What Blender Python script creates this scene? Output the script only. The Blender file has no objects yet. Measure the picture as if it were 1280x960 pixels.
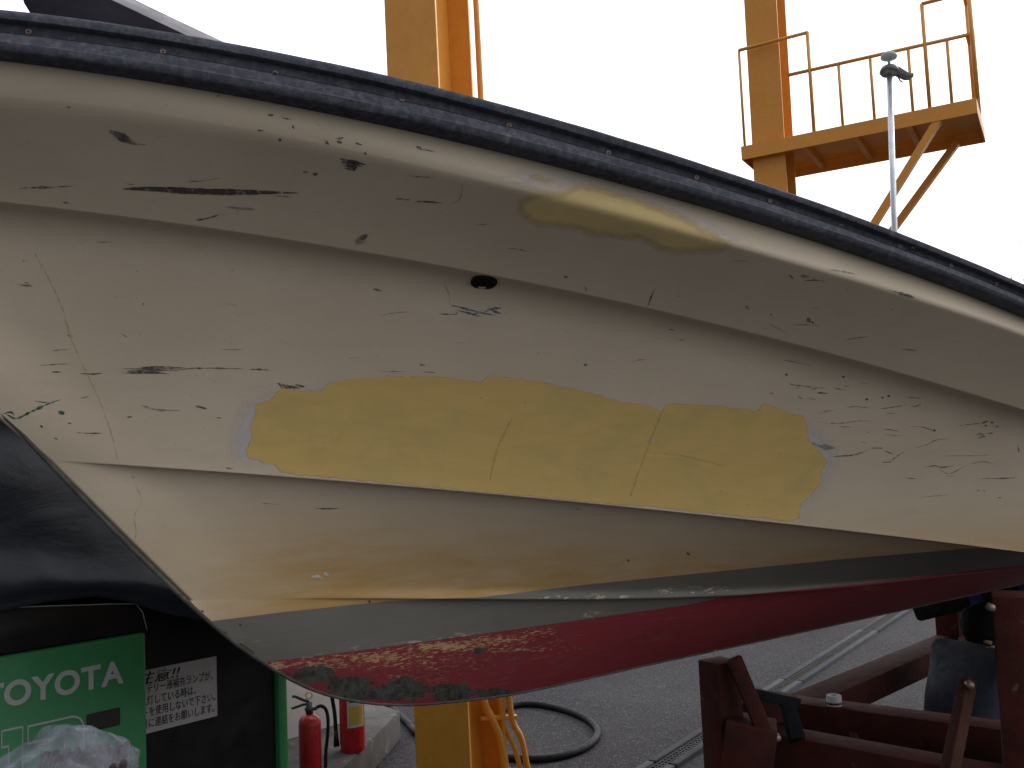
import bpy, bmesh, math, random
import numpy as np
from mathutils import Vector, Matrix
from mathutils.bvhtree import BVHTree
from mathutils.geometry import delaunay_2d_cdt
from mathutils import noise as mn

random.seed(7); np.random.seed(7)
SC = bpy.context.scene
COL = SC.collection
R = math.radians

# ------------------------------------------------------------------ camera
FPX, PITCH, ROLL, CAMZ = 1170.0, R(4.5), R(2.4), 1.6
cF = Vector((0, math.cos(PITCH), math.sin(PITCH)))
r0 = Vector((1, 0, 0)); u0 = Vector((0, -math.sin(PITCH), math.cos(PITCH)))
cR = r0*math.cos(ROLL) - u0*math.sin(ROLL)
cU = r0*math.sin(ROLL) + u0*math.cos(ROLL)
CAM = Vector((0, 0, CAMZ))
cam = bpy.data.cameras.new('camera'); co = bpy.data.objects.new('camera', cam); COL.objects.link(co)
cam.sensor_width = 36; cam.lens = FPX/1280*36; cam.clip_start = .05; cam.clip_end = 900
co.matrix_world = Matrix(((cR.x, cU.x, -cF.x, 0), (cR.y, cU.y, -cF.y, 0), (cR.z, cU.z, -cF.z, CAMZ), (0, 0, 0, 1)))
SC.camera = co

# ------------------------------------------------------------------ sky, sun, exposure
SUN_EL, SUN_AZ = R(32), R(50)          # azimuth clockwise from +Y (behind the boat, to the right)
w = bpy.data.worlds.new('World'); SC.world = w; w.use_nodes = True
nt = w.node_tree; bg = nt.nodes['Background']
sky = nt.nodes.new('ShaderNodeTexSky'); sky.sky_type = 'NISHITA'; sky.sun_disc = False
sky.sun_elevation = SUN_EL; sky.sun_rotation = SUN_AZ; sky.dust_density = 4.0; sky.air_density = 1.0; sky.ozone_density = 1.0
# thin bright cloud: strongest round the veiled sun, dull on the far side of the sky
sd = Vector((math.sin(SUN_AZ)*math.cos(SUN_EL), math.cos(SUN_AZ)*math.cos(SUN_EL), math.sin(SUN_EL)))
tc = nt.nodes.new('ShaderNodeTexCoord'); dot = nt.nodes.new('ShaderNodeVectorMath'); dot.operation = 'DOT_PRODUCT'
nt.links.new(tc.outputs['Generated'], dot.inputs[0]); dot.inputs[1].default_value = sd
cl = nt.nodes.new('ShaderNodeMapRange'); cl.interpolation_type = 'SMOOTHSTEP'
nt.links.new(dot.outputs['Value'], cl.inputs[0])
for k_, v_ in ((1, -.35), (2, .55), (3, 4.4), (4, 19.)): cl.inputs[k_].default_value = v_
cc_ = nt.nodes.new('ShaderNodeVectorMath'); cc_.operation = 'SCALE'; cc_.inputs[0].default_value = (1., 1.0, 1.02); nt.links.new(cl.outputs[0], cc_.inputs[3])
mixs = nt.nodes.new('ShaderNodeMix'); mixs.data_type = 'RGBA'; mixs.inputs[0].default_value = .8
nt.links.new(sky.outputs[0], mixs.inputs[6]); nt.links.new(cc_.outputs[0], mixs.inputs[7])
nt.links.new(mixs.outputs[2], bg.inputs[0]); bg.inputs[1].default_value = .13
sl = bpy.data.lights.new('sun', 'SUN'); sl.energy = 1.5; sl.angle = R(12); sl.color = (1, .88, .70)
so = bpy.data.objects.new('sun', sl); COL.objects.link(so)
so.rotation_euler = sd.to_track_quat('Z', 'Y').to_euler(); so.location = (6, 8, 9)
SC.view_settings.view_transform = 'Standard'; SC.view_settings.look = 'None'
SC.view_settings.exposure = -0.3; SC.view_settings.gamma = 1; SC.view_settings.use_curve_mapping = False
SC.cycles.max_bounces = 6; SC.cycles.transparent_max_bounces = 12
SC.cycles.use_denoising = True

# ------------------------------------------------------------------ helpers
def ray(x, y): return cF + cR*((x-640)/FPX) + cU*((480-y)/FPX)
def onz(x, y, z):
    q = ray(x, y); return CAM + q*((z-CAMZ)/q.z)
def onY(x, y, Y):
    q = ray(x, y); return CAM + q*(Y/q.y)
def onpl(x, y, P, N):
    q = ray(x, y); return CAM + q*((P-CAM).dot(N)/q.dot(N))
def px(P):
    v = P-CAM; f = v.dot(cF); return 640+FPX*v.dot(cR)/f, 480-FPX*v.dot(cU)/f
def sst(x, a=0., b=1.):
    t = min(max((x-a)/(b-a), 0), 1); return t*t*(3-2*t)

OFF = {}
def root(name, loc, label, cat, group=None):
    o = bpy.data.objects.new(name, None); COL.objects.link(o); o.empty_display_size = .1
    o.location = loc; o['label'] = label; o['category'] = cat
    if group: o['group'] = group
    OFF[o] = Vector(loc); return o
def tag(o, label, cat, group=None):
    o['label'] = label; o['category'] = cat
    if group: o['group'] = group
    return o
def obj(name, bm, mats, parent=None, smooth=None, label=None, kind=None):
    """link a bmesh built in world coordinates as one mesh object"""
    me = bpy.data.meshes.new(name)
    if parent is not None: bmesh.ops.translate(bm, vec=-OFF[parent], verts=bm.verts)
    if smooth is not None:
        ca = math.cos(R(smooth))
        bm.normal_update()
        for f in bm.faces: f.smooth = True
        for e in bm.edges:
            if len(e.link_faces) == 2 and e.link_faces[0].normal.dot(e.link_faces[1].normal) < ca: e.smooth = False
    bm.to_mesh(me); bm.free()
    for m in (mats if isinstance(mats, (list, tuple)) else [mats]): me.materials.append(m)
    o = bpy.data.objects.new(name, me); COL.objects.link(o)
    if parent is not None: o.parent = parent; OFF[o] = OFF[parent]
    else: OFF[o] = Vector((0, 0, 0))
    if label: o['label'] = label
    if kind: o['kind'] = kind
    return o
def NB(): return bmesh.new()
def frame(d, up=Vector((0, 0, 1))):
    d = d.normalized(); s = d.cross(up)
    if s.length < 1e-4: s = d.cross(Vector((0, 1, 0)))
    s.normalize(); return d, s, s.cross(d)
def box(bm, c, ax, sz, bev=0., seg=2, mi=0):
    """box: centre, three axes, full sizes; bevelled"""
    t = bmesh.new()
    bmesh.ops.create_cube(t, size=1)
    for v in t.verts:
        v.co = Vector(c) + ax[0]*(v.co.x*sz[0]) + ax[1]*(v.co.y*sz[1]) + ax[2]*(v.co.z*sz[2])
    bmesh.ops.recalc_face_normals(t, faces=t.faces)
    if bev: bmesh.ops.bevel(t, geom=list(t.edges), offset=bev, segments=seg, profile=.5, affect='EDGES')
    for f in t.faces: f.material_index = mi
    me = bpy.data.meshes.new('t'); t.to_mesh(me); t.free(); bm.from_mesh(me); bpy.data.meshes.remove(me)
XYZ = (Vector((1, 0, 0)), Vector((0, 1, 0)), Vector((0, 0, 1)))
def beam(bm, p, q, wd, ht, up=Vector((0, 0, 1)), bev=.004, mi=0, jit=0):
    d, s, u = frame(q-p, up); box(bm, (p+q)/2, (d, s, u), ((q-p).length, wd, ht), bev, 2, mi)
def catmull(P, n=8):
    P = [Vector(p) for p in P]; out = []
    for i in range(len(P)-1):
        a = P[i-1] if i else P[0]*2-P[1]; b, c = P[i], P[i+1]; d = P[i+2] if i+2 < len(P) else P[-1]*2-P[-2]
        for k in range(n):
            t = k/n; out.append(.5*((2*b)+(c-a)*t+(2*a-5*b+4*c-d)*t*t+(3*b-a-3*c+d)*t**3))
    out.append(P[-1]); return out
def tube(bm, P, r, n=10, cap=True, mi=0):
    P = [Vector(p) for p in P]; rings = []; N = None
    for i, p in enumerate(P):
        d = (P[min(i+1, len(P)-1)]-P[max(i-1, 0)]).normalized()
        if N is None: N = d.orthogonal().normalized()
        N = (N-d*N.dot(d)).normalized(); B = d.cross(N)
        rr = r[i] if isinstance(r, (list, tuple)) else r
        rings.append([bm.verts.new(p+(N*math.cos(2*math.pi*k/n)+B*math.sin(2*math.pi*k/n))*rr) for k in range(n)])
    for a, b in zip(rings, rings[1:]):
        for k in range(n):
            f = bm.faces.new((a[k], a[(k+1) % n], b[(k+1) % n], b[k])); f.smooth = True; f.material_index = mi
    if cap:
        for rg, s in ((rings[0], -1), (rings[-1], 1)):
            f = bm.faces.new(rg if s > 0 else rg[::-1]); f.material_index = mi
def lathe(bm, prof, c=Vector((0, 0, 0)), ax=XYZ, n=32, mi=0):
    rings = []
    for r, z in prof:
        rings.append([bm.verts.new(Vector(c)+ax[0]*(r*math.cos(2*math.pi*k/n))+ax[1]*(r*math.sin(2*math.pi*k/n))+ax[2]*z) for k in range(n)])
    for a, b in zip(rings, rings[1:]):
        for k in range(n):
            f = bm.faces.new((a[k], a[(k+1) % n], b[(k+1) % n], b[k])); f.smooth = True; f.material_index = mi
    for rg, s in ((rings[0], -1), (rings[-1], 1)):
        if (rg[0].co-rg[n//2].co).length > 1e-4:
            f = bm.faces.new(rg if s > 0 else rg[::-1]); f.material_index = mi
def prism(bm, pts, vec, bev=0, mi=0):
    """extrude a polygon of world points along vec"""
    t = bmesh.new()
    a = [t.verts.new(p) for p in pts]; b = [t.verts.new(Vector(p)+vec) for p in pts]; n = len(a)
    t.faces.new(a[::-1]); t.faces.new(b)
    for k in range(n): t.faces.new((a[k], a[(k+1) % n], b[(k+1) % n], b[k]))
    bmesh.ops.recalc_face_normals(t, faces=t.faces)
    if bev: bmesh.ops.bevel(t, geom=list(t.edges), offset=bev, segments=2, profile=.5, affect='EDGES')
    for f in t.faces: f.material_index = mi
    me = bpy.data.meshes.new('t'); t.to_mesh(me); t.free(); bm.from_mesh(me); bpy.data.meshes.remove(me)

# ------------------------------------------------------------------ materials
class N:
    def __init__(s, name):
        s.m = bpy.data.materials.new(name); s.m.use_nodes = True; s.t = s.m.node_tree
        s.p = s.t.nodes['Principled BSDF']; s.out = s.t.nodes['Material Output']
    def n(s, kind, **kw):
        o = s.t.nodes.new('ShaderNode'+kind)
        for k, v in kw.items():
            if k in ('i',):
                for a, b in v.items(): s.put(o.inputs[a], b)
            else: setattr(o, k, v)
        return o
    def put(s, sock, v):
        if isinstance(v, bpy.types.NodeSocket): s.t.links.new(v, sock)
        else: sock.default_value = v
    def noise(s, vec, scale, detail=4, rough=.55, dist=0):
        return s.n('TexNoise', i={'Vector': vec, 'Scale': scale, 'Detail': detail, 'Roughness': rough, 'Distortion': dist}).outputs[0]
    def ramp(s, v, a, b, lo=0., hi=1.):
        return s.n('MapRange', i={0: v, 1: a, 2: b, 3: lo, 4: hi}).outputs[0]
    def mix(s, f, a, b, mode='MIX'):
        o = s.n('Mix', data_type='RGBA', blend_type=mode); s.put(o.inputs[0], f)
        for k, v in ((6, a), (7, b)): s.put(o.inputs[k], v if isinstance(v, bpy.types.NodeSocket) else (*v, 1) if len(v) == 3 else v)
        return o.outputs[2]
    def math(s, op, a, b=0., clamp=False):
        o = s.n('Math', operation=op, use_clamp=clamp); s.put(o.inputs[0], a); s.put(o.inputs[1], b); return o.outputs[0]
    def scale(s, vec, v):
        o = s.n('Mapping'); s.put(o.inputs[0], vec); o.inputs[3].default_value = v; return o.outputs[0]
    def attr(s, name): return s.n('Attribute', attribute_name=name)
    def obj(s): return s.n('TexCoord').outputs['Object']
    def bump(s, h, st=.2, d=.002):
        b = s.n('Bump', i={'Strength': st, 'Distance': d, 'Height': h}); s.put(s.p.inputs['Normal'], b.outputs[0])
    def set(s, col=None, rough=None, metal=None, spec=None):
        if col is not None: s.put(s.p.inputs['Base Color'], (*col, 1) if isinstance(col, tuple) else col)
        if rough is not None: s.put(s.p.inputs['Roughness'], rough)
        if metal is not None: s.put(s.p.inputs['Metallic'], metal)
        if spec is not None: s.put(s.p.inputs['Specular IOR Level'], spec)
        return s.m
def paint(name, a, b, rough=.5, metal=0., sc=6., bst=.12, bsc=60., chip=None, chipamt=.7, spec=.5):
    """painted or plain surface: two tones in slow noise, fine bump, optional worn spots of a third colour"""
    s = N(name); v = s.obj()
    f = s.ramp(s.noise(v, sc, 5, .6), .35, .68)
    c = s.mix(f, a, b)
    g = s.noise(v, sc*9, 3, .7)
    c = s.mix(s.ramp(g, .3, .75, .0, .35), c, tuple(x*.6 for x in a))
    if chip:
        k = s.noise(v, sc*2.3, 8, .72, .4)
        c = s.mix(s.ramp(k, chipamt-.02, chipamt+.04), c, chip)
    s.bump(s.noise(v, bsc, 5, .6), bst, .003)
    return s.set(c, s.ramp(s.noise(v, sc*3), .3, .7, max(rough-.1, .02), min(rough+.12, 1)), metal, spec)

M = {}
M['orange'] = paint('orange steel paint', (.68, .30, .042), (.62, .265, .036), .45, sc=2.2, bst=.05, chip=(.16, .05, .02), chipamt=.74)
M['green'] = paint('green truck paint', (.036, .235, .088), (.030, .20, .074), .38, sc=3, bst=.03)
M['blackp'] = paint('black truck plastic', (.008, .008, .009), (.012, .012, .013), .36, sc=5, bst=.08, spec=.3)
M['blackr'] = paint('black rubber', (.012, .013, .017), (.02, .021, .026), .55, sc=8, bst=.2)
M['letter'] = paint('silver lettering', (.42, .45, .44), (.36, .39, .38), .4, sc=20)
M['signw'] = paint('white label sheet', (.46, .45, .45), (.40, .39, .39), .5, sc=6)
M['ink'] = paint('black print', (.012, .012, .014), (.016, .016, .018), .6)
M['redp'] = paint('red extinguisher paint', (.42, .012, .02), (.36, .01, .016), .28, sc=5, bst=.02)
M['steel'] = paint('galvanised steel', (.55, .60, .66), (.44, .48, .54), .38, .85, sc=12, bst=.04)
M['dsteel'] = paint('dark metal', (.10, .11, .12), (.06, .065, .07), .45, .7, sc=12)
M['brass'] = paint('brass', (.45, .30, .08), (.35, .22, .06), .35, .9)
M['gplas'] = paint('dark green plastic', (.012, .05, .032), (.01, .04, .026), .4)
M['white'] = paint('white painted wall', (.52, .52, .545), (.45, .45, .47), .7, sc=2.5, bst=.1)
M['conc'] = paint('rough concrete', (.085, .083, .082), (.042, .041, .042), .92, sc=5, chip=(.16, .155, .15), chipamt=.62, bst=.6, bsc=45)
M['wood'] = paint('red brown timber paint', (.066, .013, .009), (.026, .008, .006), .9, sc=7, bst=.5, bsc=35, chip=(.12, .07, .05), chipamt=.66, spec=.25)
M['rust'] = paint('rusty strut', (.06, .022, .014), (.03, .012, .009), .85, sc=14, bst=.6, bsc=60, chip=(.13, .055, .03), chipamt=.62, spec=.2)
M['pad'] = paint('black rubber pad', (.010, .010, .014), (.018, .018, .024), .85, sc=10, bst=.4, spec=.12)
M['blue'] = paint('blue cloth', (.012, .03, .16), (.01, .022, .12), .8, sc=20)
M['denim'] = paint('faded blue work cloth', (.022, .028, .044), (.014, .018, .028), .9, sc=9, bst=.5, bsc=90)
M['trouser'] = paint('dark navy trousers', (.018, .024, .045), (.014, .018, .034), .9, sc=9, bst=.4)
M['skin'] = paint('skin', (.36, .19, .125), (.32, .16, .10), .5, sc=14, bst=.08)
M['hair'] = paint('dark hair', (.01, .009, .009), (.016, .014, .013), .95, sc=60, bst=.8, bsc=160, spec=.08)
M['whitec'] = paint('white cloth', (.45, .45, .46), (.36, .36, .37), .85, sc=14)
M['card'] = paint('brown carton', (.13, .075, .05), (.095, .055, .038), .85, sc=9)
M['lid'] = paint('grey moulded lid', (.10, .09, .115), (.08, .072, .095), .5, sc=8)
M['bark'] = paint('bark', (.07, .05, .04), (.045, .034, .028), .9, sc=8, bst=.8)
M['hose'] = paint('black hose', (.010, .011, .016), (.016, .017, .022), .6, sc=12, spec=.15)

# ================================================================== SETTING
# ground: one sheet, asphalt
bm = NB(); bmesh.ops.create_grid(bm, x_segments=2, y_segments=2, size=250); bmesh.ops.translate(bm, vec=(0, 150, 0), verts=bm.verts)
s = N('asphalt'); v = s.obj()
big = s.ramp(s.noise(v, .9, 6, .62), .35, .7)
c = s.mix(big, (.025, .025, .031), (.043, .043, .050))
sp = s.n('TexVoronoi', i={'Vector': v, 'Scale': 70.}); sc2 = s.n('TexVoronoi', i={'Vector': v, 'Scale': 170.})
c = s.mix(s.ramp(sp.outputs['Color'], .15, .95, 0, .75), c, (.045, .045, .052))
c = s.mix(s.ramp(sc2.outputs['Color'], .72, .98, 0, .55), c, (.26, .26, .27))
c = s.mix(s.ramp(s.noise(v, 3.1, 8, .7), .6, .78, 0, .5), c, (.15, .147, .145))
s.bump(s.math('ADD', sp.outputs['Distance'], s.noise(v, 120, 4)), .55, .006)
obj('ground', bm, s.set(c, .92, 0, .12), kind='structure')

# ================================================================== BOAT
TH = R(33); D = Vector((math.cos(TH), math.sin(TH), 0)); NO = Vector((D.y, -D.x, 0))
q = ray(470, 879); P0 = CAM+q*(2.5/q.y)
ZK = P0.z; P0g = Vector((P0.x, P0.y, 0))
def W(s_, b, z): return P0g + D*s_ + NO*b + Vector((0, 0, z))
def unb(x, y, b):
    P = onpl(x, y, P0g+NO*b, NO); return (P-P0g).dot(D), P.z
SMAX = 4.7
def bfun(s0, L, B, k): return lambda s_: B*(1-(1-min(max((s_-s0)/L, 0), 1))**k)
class Curve:
    def __init__(c, s0, L, B, k, pts, deg=3, anchor=None):
        c.s0 = s0; c.b = bfun(s0, L, B, k); sp = []
        for x, y in pts:
            s_ = 0.
            for _ in range(60): s_ = .5*s_+.5*unb(x, y, c.b(s_))[0]
            sp.append((s_, unb(x, y, c.b(s_))[1]))
        a = np.array(sp); c.co = np.polyfit(a[:, 0], a[:, 1], deg); c.sa, c.sb = a[0, 0], a[-1, 0]
        c.za, c.zb = np.polyval(c.co, c.sa), np.polyval(c.co, c.sb)
        dd = np.polyder(c.co); c.ma, c.mb = np.polyval(dd, c.sa), np.polyval(dd, c.sb)
        c.an = anchor
    def z(c, s_):
        if s_ < c.sa:
            if c.an is None: return c.za+c.ma*(s_-c.sa)
            h = c.sa-c.s0; t = (s_-c.s0)/max(h, 1e-6); z0 = c.an
            return (2*t**3-3*t*t+1)*z0+(t**3-2*t*t+t)*h*c.ma+(-2*t**3+3*t*t)*c.za+(t**3-t*t)*h*c.ma
        if s_ > c.sb: return c.zb+c.mb*.9*(1-math.exp(-(s_-c.sb)/.9))
        return float(np.polyval(c.co, s_))
    def pt(c, t):
        s_ = c.s0+(SMAX-c.s0)*t; return s_, c.b(s_), c.z(s_)
# stem and keel profile in the centre plane
SK = [unb(x, y, 0) for x, y in [(0, 515), (60, 577), (130, 650), (200, 720), (262, 777), (300, 808), (340, 835), (370, 852), (400, 865), (435, 874), (470, 879), (505, 880.5), (540, 879), (640, 867)]]
SK = [(-1.78, 2.50), (-1.62, 2.40), (-1.3, 2.15)] + SK + [(.9, .935), (1.6, .94), (2.6, .95), (SMAX, .97)]
SKa = np.array(SK)
def skz(s_):
    x = SKa[:, 0]; y = SKa[:, 1]; i = int(np.clip(np.searchsorted(x, s_)-1, 0, len(x)-2))
    def sl(k):
        if k == 0: return (y[1]-y[0])/(x[1]-x[0])
        if k == len(x)-1: return (y[-1]-y[-2])/(x[-1]-x[-2])
        return (y[k+1]-y[k-1])/(x[k+1]-x[k-1])
    h = x[i+1]-x[i]; t = (s_-x[i])/h
    return float((2*t**3-3*t*t+1)*y[i]+(t**3-2*t*t+t)*h*sl(i)+(-2*t**3+3*t*t)*y[i+1]+(t**3-t*t)*h*sl(i+1))
RT = Curve(-1.78, 4.2, 1.06, 2.2, [(0, 12), (100, 22), (232, 41), (290, 52), (480, 95), (640, 134), (790, 175), (940, 225), (1080, 272), (1190, 319), (1280, 354)], 4)
RB = Curve(-1.72, 4.2, 1.005, 2.2, [(0, 77), (125, 92), (225, 107), (320, 124), (480, 160), (640, 194), (790, 234), (940, 277), (1080, 322), (1197, 366), (1280, 397)], 4)
RB.an = skz(-1.72)
KN = Curve(-1.66, 4.2, 1.032, 2.2, [(0, 119), (75, 124), (160, 136), (250, 150), (400, 177), (550, 210), (640, 231), (770, 268), (890, 300), (1000, 328), (1080, 352), (1147, 373), (1213, 395), (1280, 417)], 4, skz(-1.66))
L1 = Curve(-1.3, 4.0, .90, 2.0, [(0, 253), (100, 262), (200, 276), (300, 291), (400, 306), (492, 322), (640, 348), (750, 371), (840, 393), (990, 428), (1090, 456), (1190, 485), (1280, 512)], 4, skz(-1.3))
L2 = Curve(-.77, 4, .72, 1.8, [(60, 577), (80, 577), (210, 582), (350, 595), (500, 609), (640, 621), (815, 637), (990, 654), (1140, 674), (1280, 690)], 3, None)
SR = Curve(-.47, 4, .42, 1.6, [(235, 752), (310, 748), (370, 747), (500, 748), (640, 750), (790, 750), (890, 745), (1000, 738), (1080, 732), (1170, 724), (1260, 713)], 4, None)
class Keel:
    s0 = -.47
    def pt(c, t):
        s_ = c.s0+(SMAX-c.s0)*t; return s_, .004, skz(s_)
KE = Keel()
def lerp3(a, b, v): return tuple(x+(y-x)*v for x, y in zip(a, b))
def panel(c0, c1, t, v, prof):
    a, b = c0.pt(t), c1.pt(t); H = math.dist(a, b)
    s_, bb, z = lerp3(a, b, v)
    bb += prof(v, v*H, H, s_, max(a[1], b[1]))
    return s_, max(bb, 0.), z
def lapstep(d):
    for (a, fa), (b, fb) in zip(LS, LS[1:]):
        if d <= b: return fa+(fb-fa)*(d-a)/(b-a)
    return 1.
LS = [(0, 0), (.002, .36), (.005, .54), (.010, .67), (.018, .78), (.03, .87), (.05, .95), (.08, 1.)]
fade = lambda b: sst(b, 0.0, .12)
def rw(s_): return .052-.038*sst(s_, -.8, .5)
def kink(s_):
    a, b, c_ = ((c.b(s_), c.z(s_)) for c in (RB, KN, L1))
    return max(0., (b[0]-a[0])/math.dist(a, b)-(c_[0]-b[0])/math.dist(b, c_))
def rk(s_, d): return .25*kink(s_)*rw(s_)*max(0., 1-d/rw(s_))**2
def pK(v, d, H, s_, b): return -rk(s_, H-d)*fade(b)
def pA(v, d, H, s_, b): return (-rk(s_, d) - .008*4*v*(1-v))*fade(b)
def pB(v, d, H, s_, b): return (-.052*lapstep(d)*(1-v)**.8 - .012*4*v*(1-v))*fade(b)
def pC(v, d, H, s_, b):
    k = sst(s_, -.35, .25)
    return (-.024*lapstep(d*1.4)*(1-v) - .020*k*v*(1-math.exp(-((H-d)/.022)**2)))*fade(b*1.6) - .006*4*v*(1-v)*fade(b)
def pD(v, d, H, s_, b):
    k = sst(s_, -.4, .2)
    return -.020*k*lapstep(d)*(1-v)**1.5*fade(b*2.0) + .012*4*v*(1-v)*fade(b*2)
P1px = [(200, 781), (260, 777), (350, 765.5), (480, 752), (560, 748), (600, 746.5), (640, 742), (730, 731), (890, 715), (1040, 700), (1215, 685), (1400, 668), (2500, 560)]
P2px = [(200, 842), (325, 828), (380, 822), (500, 806), (640, 787), (780, 767), (860, 756), (900, 747), (1000, 736.5), (1080, 729), (1260, 708), (1500, 678), (2500, 560)]
def yat(L, x): return float(np.interp(x, [p[0] for p in L], [p[1] for p in L]))
NT = 230
TS = [0.5*(k/NT)+.5*(k/NT)**1.6 for k in range(NT+1)]
VD = sorted(set([0, .004, .01, .02, .035, .06] + [round(.09+.91*k/30, 4) for k in range(31)] + [.965, .98, .99, .995, 1.]))
parts = {'top': NB(), 'boot': NB(), 'bottom': NB()}
port_v, port_f = [], []
def add_grid(bm, rows, side, rec=True):
    """rows: list over columns of list of (s,b,z)"""
    lay = bm.verts.layers.float_vector.get('hull') or bm.verts.layers.float_vector.new('hull')
    vv = []
    for colm in rows:
        cc = []
        for s_, b, z in colm:
            p = W(s_, b*side, z); vt = bm.verts.new(p); vt[lay] = Vector((s_, b, z)); cc.append(vt)
        vv.append(cc)
    if side > 0:
        base = len(port_v)
        nrow = len(rows[0])
        for cc in vv: port_v.extend(v_.co.copy() for v_ in cc)
    for i in range(len(vv)-1):
        for j in range(len(vv[0])-1):
            q4 = (vv[i][j], vv[i+1][j], vv[i+1][j+1], vv[i][j+1])
            A = ((q4[0].co-q4[2].co).cross(q4[1].co-q4[3].co)).length
            if A < 2e-8: continue
            if side > 0: port_f.append((base+i*nrow+j, base+(i+1)*nrow+j, base+(i+1)*nrow+j+1, base+i*nrow+j+1))
            uq = []
            for v_ in q4:
                if all((v_.co-u_.co).length > 1e-6 for u_ in uq): uq.append(v_)
            if len(uq) < 3: continue
            f = bm.faces.new(uq if side < 0 else uq[::-1]); f.smooth = True
def split_v(c0, c1, t, prof, line):
    """v on this column where the panel crosses a painted line"""
    def g(v):
        x, y = px(W(*panel(c0, c1, t, v, prof))); return y-yat(line, x)
    if g(0.) > 0: return 0.
    if g(1.) < 0: return 1.
    a, b = 0., 1.
    for _ in range(24):
        m = (a+b)/2
        if g(m) > 0: b = m
        else: a = m
    return (a+b)/2
colsKA = [[panel(RB, KN, t, v, pK) for v in VD]+[panel(KN, L1, t, v, pA) for v in VD[1:]] for t in TS]
colsB = [[panel(L1, L2, t, v, pB) for v in VD] for t in TS]
def groups(c0, c1, prof):
    gs = [[], [], []]
    for t in TS:
        v1 = split_v(c0, c1, t, prof, P1px); v2 = max(v1, split_v(c0, c1, t, prof, P2px))
        for g, (a, b) in zip(gs, ((0, v1), (v1, v2), (v2, 1))):
            g.append([panel(c0, c1, t, min(max(v, a), b), prof) for v in VD])
    return gs
gC = groups(L2, SR, pC); gD = groups(SR, KE, pD)
for side in (1, -1):
    add_grid(parts['top'], colsKA, side); add_grid(parts['top'], colsB, side)
    for g in (gC, gD):
        for k, nm in enumerate(('top', 'boot', 'bottom')): add_grid(parts[nm], g[k], side)
for b_ in parts.values(): bmesh.ops.remove_doubles(b_, verts=b_.verts, dist=2e-5)
HULL = BVHTree.FromPolygons(port_v, port_f)
def hit(x, y, tree=None):
    q = ray(x, y).normalized(); h = (tree or HULL).ray_cast(CAM, q)
    if h[0] is None: return None
    n = h[1]
    if n.dot(q) > 0: n = -n
    return h[0], n

boat = root('boat', W(1.6, 0, 0), 'cream fibreglass boat with yellow filler patches and red bottom, raised on a timber cradle', 'boat')
# --- paint of the hull
def gelcoat():
    s = N('old cream gelcoat'); a = s.attr('hull'); v = a.outputs['Vector']
    c = s.mix(s.ramp(s.noise(v, 2.2, 5, .6), .3, .7), (.62, .525, .395), (.56, .468, .345))
    st = s.scale(v, (1.2, 6, 14))
    c = s.mix(s.ramp(s.noise(st, 2.6, 6, .65), .5, .8, 0, .28), c, (.43, .36, .28))
    # light rubbed streaks and fine grime
    c = s.mix(s.ramp(s.noise(s.scale(v, (2.2, 10, 40)), 3., 4, .6), .66, .74, 0, .22), c, (.68, .64, .58))
    c = s.mix(s.ramp(s.noise(v, 140, 2, .6), .64, .72, 0, .3), c, (.30, .25, .2))
    # waterline stain, a brown tide mark above the boot stripe
    wl = s.attr('stain').outputs['Fac']
    k = s.math('MULTIPLY', wl, s.ramp(s.noise(s.scale(v, (1.5, 4, 9)), 3.2, 6, .65), .25, .7, .6, 1.15), True)
    c = s.mix(k, c, (.43, .265, .095))
    s.bump(s.noise(v, 5, 3, .5), .12, .004)
    return s.set(c, s.ramp(s.noise(v, 9, 4), .3, .7, .45, .6), 0, .25)
M['gel'] = gelcoat()
def boot():
    s = N('grey boot stripe paint'); v = s.attr('hull').outputs['Vector']
    c = s.mix(s.ramp(s.noise(s.scale(v, (1.2, 4, 5)), 3., 6, .65), .3, .7), (.130, .122, .098), (.155, .146, .124))
    c = s.mix(s.ramp(s.noise(s.scale(v, (3, 12, 40)), 3, 5, .6), .5, .75, 0, .4), c, (.09, .10, .085))
    ch = s.attr('chip').outputs['Fac']
    k = s.math('MULTIPLY', s.ramp(s.noise(s.scale(v, (18, 40, 60)), 1.6, 5, .7), .56, .58), s.ramp(ch, .3, .5), True)
    c = s.mix(k, c, (.46, .38, .27))
    s.bump(s.noise(v, 40, 5), .2, .002)
    return s.set(c, .62)
M['boot'] = boot()
def antifoul():
    s = N('red antifouling paint'); v = s.attr('hull').outputs['Vector']
    c = s.mix(s.ramp(s.noise(s.scale(v, (1, 4, 4)), 2.6, 6, .65), .3, .7), (.235, .017, .024), (.165, .018, .024))
    c = s.mix(s.ramp(s.noise(s.scale(v, (5, 20, 30)), 3, 6, .7), .5, .72, 0, .6), c, (.13, .05, .05))
    c = s.mix(s.ramp(s.noise(s.scale(v, (4, 30, 70)), 2.4, 7, .75), .58, .66, 0, .55), c, (.34, .12, .085))
    ch = s.attr('chip').outputs['Fac']; al = s.attr('algae').outputs['Fac']
    nz = s.noise(s.scale(v, (18, 50, 95)), 2.6, 8, .78)
    k = s.ramp(s.math('ADD', nz, s.math('MULTIPLY', ch, .25)), .69, .71)
    c = s.mix(k, c, s.mix(s.noise(v, 60), (.50, .33, .17), (.36, .22, .10)))
    n2 = s.noise(s.scale(v, (9, 14, 18)), 2.6, 7, .72)
    k2 = s.ramp(s.math('ADD', n2, s.math('MULTIPLY', al, .58)), .74, .80)
    c = s.mix(k2, c, s.mix(s.ramp(s.noise(v, 46, 7, .75), .38, .66), (.014, .015, .013), (.085, .085, .07)))
    s.bump(s.math('ADD', s.math('MULTIPLY', k, -1.), s.noise(v, 50, 5)), .35, .002)
    return s.set(c, .7)
M['anti'] = antifoul()
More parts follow.
